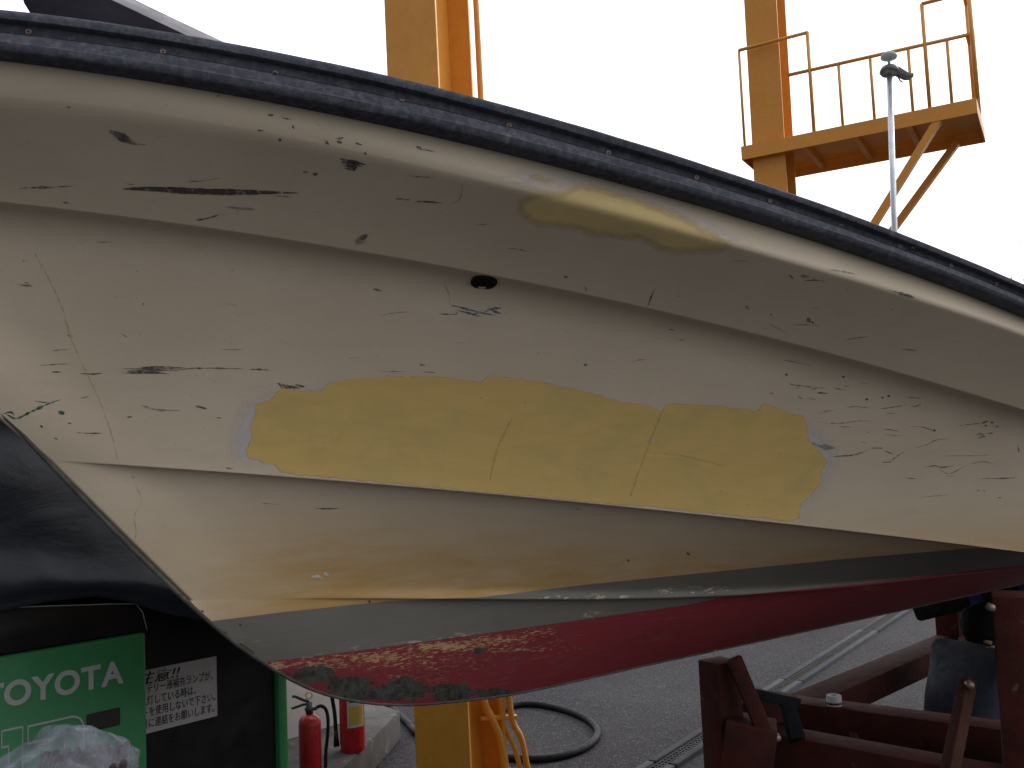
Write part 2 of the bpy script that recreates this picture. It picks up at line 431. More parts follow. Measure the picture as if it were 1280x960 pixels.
def blob(x, y, L):
    return max([0]+[w_*math.exp(-(((x-cx)/rx)**2+((y-cy)/ry)**2)) for cx, cy, rx, ry, w_ in L])
CHIP = [(500, 824, 150, 24, .62), (620, 800, 120, 14, .6), (560, 808, 70, 9, 1.), (470, 822, 80, 10, .9), (400, 830, 50, 12, .85), (345, 832, 22, 8, 1.1), (620, 800, 60, 8, .9), (670, 790, 40, 8, .7), (640, 812, 110, 5, .7), (520, 845, 90, 18, .45),
        (730, 746, 60, 4, 1.), (850, 738, 40, 8, .7), (905, 738, 30, 6, .8), (740, 768, 40, 6, .5), (1085, 734, 30, 4, .6), (290, 800, 60, 8, .5)]
ALG = [(470, 868, 80, 9, .9), (392, 842, 30, 12, 1.), (440, 858, 34, 14, .95), (505, 862, 36, 16, 1.), (565, 866, 34, 13, .95), (620, 866, 40, 8, .8), (600, 812, 14, 6, .85), (505, 852, 18, 6, .9), (360, 845, 20, 8, .7)]
for nm, b_ in parts.items():
    bmesh.ops.delete(b_, geom=[v_ for v_ in b_.verts if not v_.link_faces], context='VERTS')
    seen = set()                         # drop slivers left where paint lines meet the strake
    for f0 in list(b_.faces):
        if f0 in seen: continue
        isl = [f0]; seen.add(f0)
        for f in isl:
            for e in f.edges:
                for g in e.link_faces:
                    if g not in seen: seen.add(g); isl.append(g)
        if len(isl) < 150: bmesh.ops.delete(b_, geom=isl, context='FACES')
    hl = b_.verts.layers.float_vector['hull']
    lc = b_.verts.layers.float.new('chip'); la = b_.verts.layers.float.new('algae'); ls = b_.verts.layers.float.new('stain')
    for v_ in b_.verts:
        s_, bb, z = v_[hl]; x, y = px(W(s_, bb, z))
        v_[lc] = blob(x, y, CHIP); v_[la] = blob(x, y, ALG)
        if nm == 'top':
            h = z-SR.z(s_)
            v_[ls] = (1-sst(h, .0, .32))*(.35*sst(s_, -.75, -.5)+.65*sst(s_, -.5, -.2)) if h < .34 else 0
hull_side = obj('hull_side', parts['top'], M['gel'], boat)
boot_o = obj('boot_stripe', parts['boot'], M['boot'], boat, label='faded grey painted stripe above the red bottom')
hull_bottom = obj('hull_bottom', parts['bottom'], M['anti'], boat, label='flaking red antifouling bottom with dark growth along the keel')
# keel and stem band
bm = NB(); pts = []
for k in range(140):
    s_ = -1.70+(SMAX+1.70)*(k/139)**1.0; pts.append(W(s_, 0, skz(s_)-.000))
tube(bm, pts, [.0058]*140, 8)
s = N('worn keel band'); v = s.obj()
c = s.mix(s.ramp(s.noise(v, 14, 6, .7), .35, .65), (.10, .095, .08), (.035, .033, .03))
c = s.mix(s.ramp(s.noise(v, 25, 4), .66, .72), c, (.22, .16, .10))
obj('keel_band', bm, s.set(c, .7), boat)
# deck and transom (closing the hull)
bm = NB()
dk = [[bm.verts.new(W(*(lambda a: (a[0], a[1]*sd_*.965, a[2]-.012))(RT.pt(t)))) for sd_ in (1, .6, .2, -.2, -.6, -1)] for t in TS[::6]+[1.]]
for a, b in zip(dk, dk[1:]):
    for k in range(5):
        bm.faces.new((a[k], a[k+1], b[k+1], b[k]))
obj('deck', bm, M['gel'], boat)
bm = NB()
prt = [c_.pt(1.) for c_ in (RB, KN, L1, L2, SR)]+[KE.pt(1.)]
vs = [bm.verts.new(W(a[0], a[1], a[2])) for a in prt]+[bm.verts.new(W(a[0], -a[1], a[2])) for a in prt[::-1]]
bm.faces.new(vs); obj('transom', bm, M['gel'], boat)

# rubber gunwale
def rubber():
    s = N('weathered black rubber'); v = s.obj()
    c = s.mix(s.ramp(s.noise(v, 3.0, 5, .6), .3, .7), (.052, .056, .076), (.080, .084, .106))
    c = s.mix(s.ramp(s.noise(v, 60, 6, .75), .45, .72, 0, .65), c, (.19, .19, .205))
    c = s.mix(s.ramp(s.noise(v, 17, 8, .75, .5), .60, .70, 0, .7), c, (.21, .21, .22))
    s.bump(s.noise(v, 55, 8, .75), .6, .004)
    return s.set(c, .8, 0, .2)
M['rub'] = rubber()
PR = [(0., -.015), (0., .012), (.0, .036), (.02, .043), (.05, .046), (.14, .048), (.205, .0485), (.225, .0475), (.25, .045), (.36, .042), (.47, .037), (.505, .033), (.520, .034), (.530, .030), (.545, .027), (.58, .026),
      (.70, .026), (.735, .027), (.745, .034), (.755, .040), (.775, .043), (.85, .044), (.94, .043), (.985, .040), (1., .034), (1.0, -.03)]
bm = NB(); rv, rf = [], []
for side in (1, -1):
    rows = []
    for t in TS:
        a = RB.pt(t); c_ = RT.pt(t); cc = []
        ls_ = c_[1]-a[1]
        for v, o_ in PR:
            s_, b, z = lerp3(a, c_, v)
            b = a[1]+(o_+(ls_-.04)*v)*sst(a[1]+.06, 0, .16)
            wob = .0035*mn.noise(Vector((s_*3.1, v*2.5, 4.+side)))+.0012*mn.noise(Vector((s_*14, v*6, 9.)))
            cc.append((s_, b+wob*(o_ > 0), z+.003*mn.noise(Vector((s_*2.3, 1., 2.)))*(o_ > 0)))
        rows.append(cc)
    vv = [[bm.verts.new(W(s_, b*side, z)) for s_, b, z in cc] for cc in rows]
    for i in range(len(vv)-1):
        for j in range(len(PR)-1):
            q4 = (vv[i][j], vv[i][j+1], vv[i+1][j+1], vv[i+1][j])
            try: f = bm.faces.new(q4 if side > 0 else q4[::-1])
            except ValueError: continue
            f.smooth = True
bmesh.ops.recalc_face_normals(bm, faces=bm.faces)
RAIL = BVHTree.FromBMesh(bm)
rail = obj('rub_rail', bm, M['rub'], boat, smooth=34)
# screws in its groove: one mesh, copies
bm = NB()
lathe(bm, [(.0052, -.004), (.0058, .0), (.0056, .0016), (.0046, .0022), (.0036, .0018), (.0, .0016)], n=16)
for a in (0, math.pi/2): box(bm, (0, 0, .0018), (Vector((math.cos(a), math.sin(a), 0)), Vector((-math.sin(a), math.cos(a), 0)), Vector((0, 0, 1))), (.0062, .0012, .0008), mi=1)
scr = None
M['screw'] = paint('rusty screw', (.34, .27, .25), (.22, .14, .11), .5, .6, sc=90)
for x, y in [(36, 40), (204, 65), (344, 92), (502, 126), (636, 157), (760, 191), (870, 222), (962, 251), (1050, 283), (1124, 308), (1140, 310), (1188, 332), (1245, 355)]:
    h = hit(x, y, RAIL)
    if not h: continue
    if scr is None: scr = obj('screw', bm, [M['screw'], M['ink']]); scr.parent = rail; OFF[scr] = OFF[boat]; o = scr
    else: o = scr.copy(); COL.objects.link(o); o.parent = rail
    o.matrix_local = Matrix.Translation(h[0]-OFF[boat]+h[1]*.0012) @ h[1].to_track_quat('Z', 'Y').to_matrix().to_4x4()

# --- films of paint and scuffs lying on the hull
def inside(x, y, P):
    c_ = False; j = len(P)-1
    for i in range(len(P)):
        if (P[i][1] > y) != (P[j][1] > y) and x < (P[j][0]-P[i][0])*(y-P[i][1])/(P[j][1]-P[i][1])+P[i][0]: c_ = not c_
        j = i
    return c_
def segd(x, y, P):
    m = 1e9
    for i in range(len(P)):
        ax, ay = P[i-1]; bx, by = P[i]; dx, dy = bx-ax, by-ay
        t = min(max(((x-ax)*dx+(y-ay)*dy)/(dx*dx+dy*dy+1e-9), 0), 1); m = min(m, math.hypot(x-ax-dx*t, y-ay-dy*t))
    return m
def film(name, poly, off, mat, step=7., jit=.8, label=None, feather=14.):
    P = []
    for i in range(len(poly)):
        a = poly[i]; b = poly[(i+1) % len(poly)]; n = max(1, int(math.dist(a, b)/5))
        for k in range(n):
            t = k/n; P.append((a[0]+(b[0]-a[0])*t+random.uniform(-jit, jit), a[1]+(b[1]-a[1])*t+random.uniform(-jit, jit)))
    V = [Vector(p) for p in P]; n = len(V)
    xs = [p[0] for p in P]; ys = [p[1] for p in P]
    y = min(ys)
    while y < max(ys):
        x = min(xs)
        while x < max(xs):
            if inside(x, y, P) and segd(x, y, P) > step*.5: V.append(Vector((x+random.uniform(-1, 1), y)))
            x += step
        y += step
    vo, eo, fo, *_ = delaunay_2d_cdt(V, [(i, (i+1) % n) for i in range(n)], [], 1, 1e-4)
    bm = NB(); lay = bm.verts.layers.float_vector.new('hull'); le = bm.verts.layers.float.new('edge'); vs = []
    for p in vo:
        h = hit(p.x, p.y)
        if h is None: vs.append(None); continue
        v_ = bm.verts.new(h[0]+h[1]*off); r_ = h[0]-P0g
        v_[lay] = Vector((r_.dot(D), r_.dot(NO), r_.z)); v_[le] = min(1., segd(p.x, p.y, P)/feather); vs.append(v_)
    for f in fo:
        q_ = [vs[i] for i in f]
        if None in q_ or not inside(sum(vo[i].x for i in f)/len(f), sum(vo[i].y for i in f)/len(f), P): continue
        if max((a.co-b.co).length for a in q_ for b in q_) > .08: continue
        ff = bm.faces.new(q_); ff.smooth = True
    bmesh.ops.recalc_face_normals(bm, faces=bm.faces)
    c_ = sum((f.normal for f in bm.faces), Vector())
    if c_.dot(CAM-P0) < 0: bmesh.ops.reverse_faces(bm, faces=bm.faces)
    return obj(name, bm, mat, boat, label=label)
def fillmat(name, a, b, green, soft, amax=1.):
    s = N(name); v = s.attr('hull').outputs['Vector']
    st = s.noise(s.scale(v, (1.6, 6, 9)), 3.2, 6, .62, .8)
    c = s.mix(s.ramp(st, .35, .65), a, b)
    c = s.mix(s.ramp(s.noise(s.scale(v, (3.5, 3, 3.5)), 1.7, 5, .6, .8), .48, .72, 0, .55), c, green)
    c = s.mix(s.ramp(s.noise(s.scale(v, (4, 14, 26)), 2.6, 6, .7, .6), .6, .75, 0, .25), c, tuple(x*1.15 for x in a))
    e = s.attr('edge').outputs['Fac']
    al = s.ramp(s.math('ADD', e, s.math('MULTIPLY', s.math('SUBTRACT', s.noise(v, soft or 60, 6, .6), .5), (.5 if soft > 12 else .8) if soft else .35)), .0 if not soft else .02, .09 if not soft else .75, 0, amax)
    s.bump(s.noise(s.scale(v, (2.4, 10, 22)), 3.0, 6, .68, .7), .22, .0025)
    s.put(s.p.inputs['Alpha'], al)
    return s.set(c, .78, 0, .2)
M['fill1'] = fillmat('brushed yellow primer', (.665, .465, .165), (.60, .425, .15), (.48, .395, .165), 0)
M['fill2'] = fillmat('sanded yellow filler', (.72, .55, .245), (.66, .50, .23), (.54, .46, .24), 16, 1.)
M['sand'] = fillmat('sanded pale halo', (.70, .67, .72), (.66, .64, .70), (.62, .62, .70), 9, .5)
BIG = [(345, 492), (350, 484), (368, 488), (384, 488), (402, 487), (412, 478), (425, 476), (452, 472), (480, 470), (520, 469.5), (550, 470), (600, 477), (608, 471), (622, 470), (650, 473), (690, 480), (740, 491), (775, 501), (806, 505), (827, 514), (830, 506), (840, 503.5), (890, 506), (925, 510), (946, 513), (954, 504), (968, 508), (990, 516), (1004, 520), (1010, 532), (1011, 550), (1025, 562), (1034, 577), (1027, 590), (1026, 604), (1013, 619), (1003, 630), (998, 651), (980, 651),
       (900, 643), (815, 634.5), (730, 627), (640, 618.5), (560, 611.5), (500, 606), (420, 598), (372, 594), (350, 591), (343, 581), (310, 573), (306, 562), (314, 548), (312, 532), (318, 520), (320, 505), (332, 500), (340, 498)]
film('primer_patch', BIG, .0005, M['fill1'], 7, .9, 'large brushed yellow primer patch along the middle of the hull')
film('sanded_patch', [(985, 520), (1005, 512), (1030, 530), (1052, 555), (1050, 585), (1036, 610), (1015, 640), (985, 640)], .0003, M['sand'], 8, 1.2, feather=26)
film('sanded_patch', [(290, 505), (330, 490), (420, 470), (440, 500), (380, 560), (330, 588), (285, 582), (280, 545)], .0003, M['sand'], 8, 1.2, feather=30)
film('filler_patch', [(645, 248), (662, 240), (680, 236), (700, 238), (716, 231), (724, 226), (745, 229), (770, 238), (800, 245), (830, 256), (852, 266), (880, 280), (905, 294), (925, 306), (912, 314), (890, 319), (850, 320), (828, 317), (812, 309), (800, 303), (770, 300), (745, 300), (725, 292), (700, 288), (672, 285), (652, 274), (644, 262)], .0005, M['fill2'], 4, 1.2, 'soft edged yellow filler patch over the knuckle under the gunwale', 17)
film('filler_patch', [(655, 219), (672, 216), (690, 222), (712, 228), (700, 234), (680, 229), (662, 226)], .0006, M['fill2'], 5, 1., feather=10)
film('sanded_patch', [(600, 228), (650, 205), (740, 222), (840, 250), (920, 290), (950, 312), (925, 318), (850, 275), (760, 244), (700, 236), (650, 240)], .0003, M['sand'], 8, 1.5, feather=20)

def flat(name, c_, rough=.6, a=.85, nsc=90.):
    s = N(name); v = s.attr('hull').outputs['Vector'] if False else s.obj()
    s.put(s.p.inputs['Alpha'], s.ramp(s.noise(v, nsc, 5, .75), .32, .52, .05, a)); return s.set(c_, rough)
SCM = [flat('black scuff', (.075, .065, .068), .6, .75), flat('pale grey scuff', (.24, .205, .185), .6, .5, 40), flat('blue scratch', (.03, .09, .17)), flat('green scratch', (.01, .085, .05)), flat('yellow run', (.62, .44, .22), .5, .5, 30), flat('gouge', (.085, .06, .058), .8, 1., 60), flat('white scratch', (.72, .68, .62), .5, .7), flat('spreader mark', (.50, .40, .15), .6, .3, 35)]
sb = NB()
def stroke(P, wd, mi, taper=True, rough=.35, n=None, off=.0006):
    Q = catmull([Vector((x, y, 0)) for x, y in P], n or max(3, int(math.dist(P[0], P[-1])/len(P)/4)+2)); L = []
    for i, p in enumerate(Q):
        d = Q[min(i+1, len(Q)-1)]-Q[max(i-1, 0)]; l = math.hypot(d.x, d.y) or 1; nx, ny = -d.y/l, d.x/l
        t = i/(len(Q)-1); w_ = wd*.5*((min(1, 4*t*(1-t)+.06)) if taper else 1.)*.85*(1+random.uniform(-rough, rough))
        pr = []
        for sg in (-1, 1):
            h = hit(p.x+nx*w_*sg, p.y+ny*w_*sg)
            if h: pr.append(sb.verts.new(h[0]+h[1]*off))
        L.append(pr if len(pr) == 2 else None)
    for a, b in zip(L, L[1:]):
        if a and b and (a[0].co-b[0].co).length < .06:
            f = sb.faces.new((a[0], a[1], b[1], b[0])); f.material_index = mi
def dab(cx, cy, rx, ry, ang, mi, n=14, off=.0006):
    vs = []
    for k in range(n):
        a = 2*math.pi*k/n; r_ = random.uniform(.6, 1.1); x = rx*r_*math.cos(a); y = ry*r_*math.sin(a)
        h = hit(cx+x*math.cos(ang)-y*math.sin(ang), cy+x*math.sin(ang)+y*math.cos(ang))
        if not h: return
        vs.append(sb.verts.new(h[0]+h[1]*off))
    f = sb.faces.new(vs); f.material_index = mi
S_ = stroke
S_([(153, 236), (190, 236), (250, 239), (310, 240), (374, 241)], 9, 5, True, .15)
S_([(160, 234), (200, 235), (260, 236)], 2, 0); S_([(22, 236), (35, 234.5), (60, 234), (95, 232)], 2.6, 0, True, .9)
S_([(136, 163), (150, 170), (172, 181)], 12, 1, True, .3); S_([(142, 164), (152, 171), (165, 179)], 9, 0, True, .5); S_([(160, 179), (184, 181)], 2, 1)
for k in range(4): S_([(424+k*2, 198+k*4), (440+k, 202+k*3.2), (459-k*6, 206+k*2.2)], 5, 0 if k % 2 else 5, True, .3)
for a in [((335, 143), (342, 144)), ((352, 147), (365, 149)), ((365, 156), (368, 161)), ((321, 162), (330, 163)), ((405, 174), (412, 181)), ((419, 173), (430, 172)), ((421, 176), (428, 178)), ((444, 178), (453, 181)), ((455, 190), (459, 193)), ((520, 183), (527, 185)), ((84, 133), (88, 134)), ((271, 120), (274, 119)), ((348, 173), (352, 175)), ((390, 217), (398, 217))]:
    S_([a[0], ((a[0][0]+a[1][0])/2, (a[0][1]+a[1][1])/2+.6), a[1]], random.uniform(2, 4), 0, True, .5)
S_([(494, 248.5), (503, 248.5), (513, 250)], 2.2, 0); S_([(519, 251.5), (535, 252), (554, 254)], 2.8, 0); S_([(562, 254), (573, 251), (577, 240), (578, 228)], 1.5, 1)
S_([(244, 275), (258, 273), (278, 267)], 2.5, 2, True, .7); dab(452, 299, 11, 5, -.5, 1); dab(455, 296, 6, 3, -.5, 0); S_([(595, 281), (610, 280)], 1.5, 1)
dab(382, 215, 5, 2, 0, 1); dab(300, 260, 20, 2, .1, 1); S_([(78, 252), (86, 254)], 2, 0)
# panel below the first lap
S_([(563, 381), (575, 384), (590, 388), (604, 390)], 3.2, 2, True, .7); S_([(568, 387), (585, 391), (602, 396)], 2., 2, True, .7); S_([(604, 391), (614, 386), (627, 385)], 3, 2, True, .6); S_([(610, 384), (620, 390), (628, 392)], 3, 2, True, .6); S_([(590, 393), (600, 391), (624, 395)], 1.6, 2); S_([(553, 350), (560, 365), (563, 384)], 1, 1)
S_([(466, 361), (471, 362), (477, 364)], 3, 0); dab(528, 456, 4, 1.4, 0, 0); dab(732, 456, 3, 1.7, 0, 0); S_([(528, 465), (536, 465), (546, 466)], 2, 1)
for y0, x0, x1 in [(459, 172, 232), (460.5, 230, 305), (461, 150, 240), (463, 158, 230), (465, 148, 205), (466.5, 152, 215), (462, 310, 337)]:
    S_([(x0, y0), ((x0+x1)/2, y0-.4), (x1, y0+.6)], 2.0, 0, True, .6)
S_([(64, 465), (76, 465)], 2.2, 0); S_([(99, 466.5), (114, 467.5), (129, 466.5)], 2.4, 0)
for k in range(5): S_([(347+k*5, 478+k*1.2), (355+k*5, 486)], 3.4, 0, True, .3)
S_([(368, 480), (382, 484)], 3, 0)
S_([(6, 516), (20, 523), (38, 515), (55, 507), (76, 499)], 3.2, 3, True, .8); S_([(4, 517), (14, 515), (18, 520)], 3, 3); dab(77, 516, 5, 2.6, .2, 3); S_([(100, 498), (112, 495)], 1.5, 2)
S_([(244, 507), (251, 509), (259, 511)], 3.4, 0); S_([(176, 506), (195, 512), (225, 513)], 4, 1, True, .7); dab(162, 521, 3.5, 1.2, -.2, 0); dab(87, 529, 3, 1, 0, 0); S_([(30, 352), (42, 358)], 2.5, 1); S_([(150, 416), (160, 422)], 2, 1); S_([(20, 355), (40, 358)], 2, 0, True, .9); dab(179, 380, 1, 2, 0, 0)
S_([(44, 318), (62, 350), (78, 385), (88, 420), (103, 455), (120, 490), (132, 520), (141, 548), (147, 574)], 2., 4, False, .7); S_([(166, 594), (172, 612), (177, 625), (168, 645), (170, 668), (163, 690)], 1.8, 4, False, .7)
# panel above the first lap, right half
S_([(818, 361), (814, 371), (809, 384)], 2.2, 0); S_([(820, 357), (816, 372)], 1.2, 6); dab(707, 346, 3, 1.5, .2, 0); S_([(733, 360), (738, 367)], 4, 6); S_([(730, 358), (736, 365)], 1.5, 0)
dab(934, 384, 3, 2, .8, 0); dab(964, 393, 2.5, 1.2, 0, 0); dab(1011, 400, 3, 3, .5, 0); dab(1016, 403, 3, 1.2, .5, 0); S_([(986, 343), (992, 349)], 2, 0); S_([(1000, 345), (1012, 346)], 4, 1, True, .6); S_([(1003, 351), (1020, 350), (1034, 352)], 1.5, 0); S_([(1035, 337), (1050, 339), (1075, 344)], 2.5, 1, True, .6); S_([(1110, 362), (1130, 368), (1146, 373)], 3, 0, True, .8); S_([(960, 404), (985, 417)], 1.3, 1); S_([(1125, 436), (1147, 438)], 2, 1)
S_([(836, 411), (843, 413)], 2, 0); S_([(845, 424), (856, 425)], 1.6, 0)
# cracks and scrapes towards the right
for P, w_ in [([(985, 479), (992, 481), (1002, 482), (1016, 483)], 1.6), ([(1013, 487), (1022, 485), (1031, 484)], 1.8), ([(1019, 491), (1028, 491), (1037, 492)], 3), ([(1042, 484), (1048, 486), (1060, 488)], 2.4), ([(1054, 483), (1062, 483)], 2), ([(996, 494), (1003, 499)], 2.4), ([(1007, 498), (1016, 496)], 2.2), ([(1013, 499), (1020, 499)], 1.5), ([(960, 491), (968, 492)], 2),
              ([(1099, 511), (1115, 509), (1134, 506)], 2.6), ([(1136, 507), (1145, 508), (1152, 503)], 2.6), ([(1134, 497), (1145, 497), (1151, 499)], 1.6), ([(1105, 516), (1120, 517)], 2), ([(1056, 511), (1066, 508), (1088, 510)], 1.5), ([(1022, 519), (1032, 514), (1045, 513)], 2), ([(1016, 526), (1036, 529), (1056, 528.5), (1074, 526), (1095, 527)], 2.0), ([(1048, 533), (1066, 534)], 2), ([(1035, 571), (1050, 570), (1064, 569), (1076, 566), (1088, 561)], 2.3), ([(1088, 560), (1098, 560), (1106, 560)], 2.6), ([(1075, 551), (1086, 555)], 1.6), ([(1104, 563), (1118, 568)], 1.8),
              ([(1112, 577), (1120, 571), (1131, 564)], 2.6), ([(1102, 578), (1117, 577)], 1.8), ([(1144, 560), (1158, 556), (1170, 550), (1186, 548)], 1.8), ([(1105, 536), (1125, 539)], 1.6), ([(1138, 533), (1155, 534), (1168, 539)], 1.5), ([(1195, 533), (1214, 530), (1232, 529)], 2.), ([(1226, 529), (1236, 526)], 2.8), ([(1218, 545), (1226, 542), (1232, 548)], 4), ([(1220, 548), (1232, 545)], 2), ([(1232, 542), (1242, 541)], 2), ([(1155, 584), (1168, 582), (1178, 584), (1192, 582)], 2.6), ([(1172, 584), (1184, 592), (1194, 589), (1208, 581)], 2.), ([(1180, 595), (1192, 595)], 2), ([(1212, 580), (1228, 577), (1244, 580)], 1.5), ([(1130, 597), (1150, 599)], 1.4), ([(1225, 598), (1250, 598), (1272, 597)], 1.8), ([(1146, 622), (1166, 620), (1186, 619)], 1.6), ([(1220, 613), (1224, 613)], 2.4), ([(1228, 613), (1232, 613)], 2.4), ([(1247, 622), (1253, 622)], 2), ([(1176, 570), (1240, 569)], 1.1), ([(1272, 555), (1274, 566)], 2), ([(1103, 543), (1130, 545)], 1.5)]:
    S_(P, w_*.68, random.choice([0, 0, 1, 1, 1]), True, .6)
S_([(1014, 553), (1026, 558), (1044, 560)], 6, 2 if False else 1, True, .6)
for x, y in [(1054, 471), (1103, 497), (1111, 495), (1240, 528), (1246, 533), (983, 468), (1168, 538), (1083, 499), (1232, 532)]: dab(x, y, 2.2, 1.5, 0, 0)
# strokes inside the primer patch: drag marks of the spreader
for P, mi, w_ in [([(827, 515), (815, 545), (798, 590), (788, 620)], 7, 2.5), ([(640, 522), (622, 560), (612, 600)], 7, 3), ([(808, 565), (850, 569), (905, 582)], 7, 1.6), ([(812, 545), (816, 553)], 6, 2)]: S_(P, w_, mi, False, .6, off=.0010)
# faint rubbed lines all over
for k in range(70):
    x = random.uniform(10, 1260); y = random.uniform(120, 640); l = random.uniform(8, 45); a = random.uniform(-.15, .2)
    if inside(x, y, BIG): continue
    S_([(x, y), (x+l/2, y+l*a/2+random.uniform(-1, 1)), (x+l, y+l*a)], random.uniform(.8, 1.8), random.choice([1, 1, 6, 6, 0]), True, .6)
for k in range(45):
    dab(random.uniform(10, 1270), random.uniform(100, 640), random.uniform(.7, 1.8), random.uniform(.5, 1.2), 0, random.choice([1, 1, 1]))
for x, y in [(181, 702), (52, 533), (70, 548), (253, 764), (462, 752), (300, 781), (785, 700), (860, 692)]: dab(x, y, 2.6, 1.6, .5, 0)
S_([(389, 722), (396, 720), (404, 724)], 5, 6, True, .5); S_([(404, 716), (412, 719)], 5, 6, True, .5)
for k in range(18):
    x = random.uniform(266, 330); y = 783+(x-266)*.70+random.uniform(-3, 2); dab(x, y, random.uniform(2, 4.5), 2, .6, 5)
bmesh.ops.recalc_face_normals(sb, faces=sb.faces)
obj('scuff_marks', sb, SCM, boat, kind='stuff')

# drain fitting
M['drain'] = paint('dull black plastic', (.010, .011, .014), (.014, .015, .02), .8, spec=.1)
h = hit(605, 352); ax = frame(h[1]); fx = (ax[1], ax[2], ax[0])
bm = NB(); lathe(bm, [(.031, -.004), (.031, .002), (.029, .005), (.024, .006), (.023, .004), (.021, .0025), (.0, .0025)], h[0]+h[1]*.003, fx, 36)
bmesh.ops.scale(bm, vec=(1, 1, .72), space=Matrix.Translation(-h[0]), verts=bm.verts)
obj('drain_fitting', bm, M['drain'], boat, label='black oval drain fitting under the upper moulding')

# aerial mast on the deck
base = onpl(1118, 285, P0g, NO); top = onpl(1111.5, 84, P0g, NO)
sB = (base-P0g).dot(D); dn_ = (base-top).normalized(); base = base+dn_*((base.z-RT.z(sB)+.014)/-dn_.z)
bm = NB(); tube(bm, [base, top], .0118, 16)
tube(bm, [base, base+(top-base)*.012], .03, 16)
mast = obj('aerial_mast', bm, M['steel'], boat, label='thin silver aerial mast with a pale mushroom dome')
up = (top-base).normalized(); ax = frame(up); ax = (ax[1], ax[2], up)
bm = NB(); lathe(bm, [(.004, .0), (.01, .002), (.006, .012), (.006, .028), (.03, .034), (.034, .040), (.031, .050), (.018, .060), (.0, .063)], top+up*.004, ax, 32)
obj('aerial_dome', bm, paint('aqua grey plastic', (.28, .36, .38), (.24, .31, .33), .45), mast)
bm = NB(); c0 = onpl(1117, 92, P0g, NO)
lathe(bm, [(.0, .014), (.028, .014), (.036, .004), (.040, -.010), (.030, -.022), (.014, -.024), (.0, -.024)], top-up*.012, ax, 24)
rg = cR
for k in range(10):
    a = top+rg*(.02+.006*k)+Vector((0, 0, -.012-.0035*k)); box(bm, a, XYZ, (.03, .035, .028-.0012*k), .006)
box(bm, top+rg*.080+Vector((0, 0, -.036)), (cR, cF, cU), (.035, .02, .018), .004); tube(bm, catmull([top+rg*.03+Vector((0, 0, -.03)), top+rg*.04+Vector((0, 0, -.055)), top+rg*.052+Vector((0, 0, -.066))]), .003, 6)
obj('aerial_bracket', bm, M['dsteel'], mast)

# raised lid on the foredeck
def bq(x, y, Y): return onY(x, y, Y)
a1, a2, a3 = bq(66, 62, 1.86), bq(311, 81, 1.93), bq(140, 0, 1.97)
pn_ = (a2-a1).cross(a3-a1).normalized()
lidp = [a1, a2, a3]+[onpl(x, y, a1, pn_) for x, y in ((95, -22), (22, -22), (30, 4))]
bm = NB(); prism(bm, lidp, bq(370, 95, 2.08)-a2, 0); bm.normal_update()
for f in bm.faces:
    if len(f.verts) > 4: f.material_index = 1  # light and shade put into the two tones: grey edge, near-black underside
obj('hatch_lid', bm, [M['lid'], paint('shade toned lid underside', (.009, .007, .014), (.007, .006, .011), .8, spec=.05)], boat, smooth=40, label='grey moulded lid tipped up on the foredeck')

# ================================================================== CRANE POSTS
CA = Vector((.885, -.466, 0)).normalized(); CN = Vector((-CA.y*-1, 0, 0)); CN = Vector((CA.y, -CA.x, 0))   # CA along the row of posts, CN towards the yard
if CN.y > 0: CN = -CN
def hbeam(bm, c, wd, dp, z0, z1, top_shift=Vector((0, 0, 0))):
    tf, tw = .016, .012
    def bar(o1, o2, a, b):
        pts = []
        for x, y in ((o1, a), (o2, a), (o2, b), (o1, b)): pts.append(c+CA*x-CN*y+Vector((0, 0, z0)))
        prism(bm, pts, Vector((0, 0, z1-z0))+top_shift, .002)
    bar(-wd/2, wd/2, 0, tf); bar(-wd/2, wd/2, dp-tf, dp); bar(-tw/2+.02, tw/2+.02, tf, dp-tf)
# near post
PL = onY(484, 96, 4.75); PRr = onpl(548, 110, PL, CN); PB = onpl(519, 930, PL, CN)
wd1 = (PRr-PL).dot(CA)
c1 = PL+CA*wd1/2; c1.z = 0
lean = (PL-PB); lean = Vector((0, 0, 0))+CA*(lean.dot(CA)/lean.z)
LEN1 = 9.0
post1 = root('crane_post', c1, 'near orange steel crane post rising behind the boat, pipes strapped to its side', 'crane post', 'orange posts of the boat hoist')
bm = NB(); cb = c1-lean*PL.z
hbeam(bm, cb, wd1, .36, 0.02, LEN1, lean*(LEN1-.02))
obj('steel_beam', bm, M['orange'], post1)
bm = NB(); box(bm, cb-CN*.18+Vector((0, 0, .012)), (CA, CN, XYZ[2]), (wd1+.03, .40, .022), .003); obj('base_plate', bm, M['orange'], post1)
bk = cb+CA*(wd1/2)-CN*.36       # far right corner of the post
pp = onY(601, 123, (c1-CN*.36).y+.05); off = pp-(bk+lean*pp.z); off.z = 0
bm = NB(); tube(bm, [bk+off+lean*z+Vector((0, 0, z)) for z in (.35, LEN1)], .017, 12)
obj('pipe', bm, M['orange'], post1)
for P, r_ in ([[(598, 850), (607, 884), (618, 905), (627, 930), (634, 985)], .022], [[(621, 845), (626, 880), (630, 905), (643, 935), (655, 975)], .013], [[(635, 845), (637, 880), (642, 905), (652, 925), (662, 975)], .016], [[(628, 845), (629, 880), (629, 910), (632, 975)], .014]):
    bm = NB(); Yp = (c1-CN*.2).y-.02
    tube(bm, catmull([onY(x, y, Yp+.06*((x-600)/60)) for x, y in P]), r_, 12); obj('pipe', bm, M['orange'], post1)
for y in (858, 898):
    bm = NB(); beam(bm, onY(600, y, Yp), onY(646, y-2, Yp+.05), .03, .02); obj('pipe_clamp', bm, M['orange'], post1)

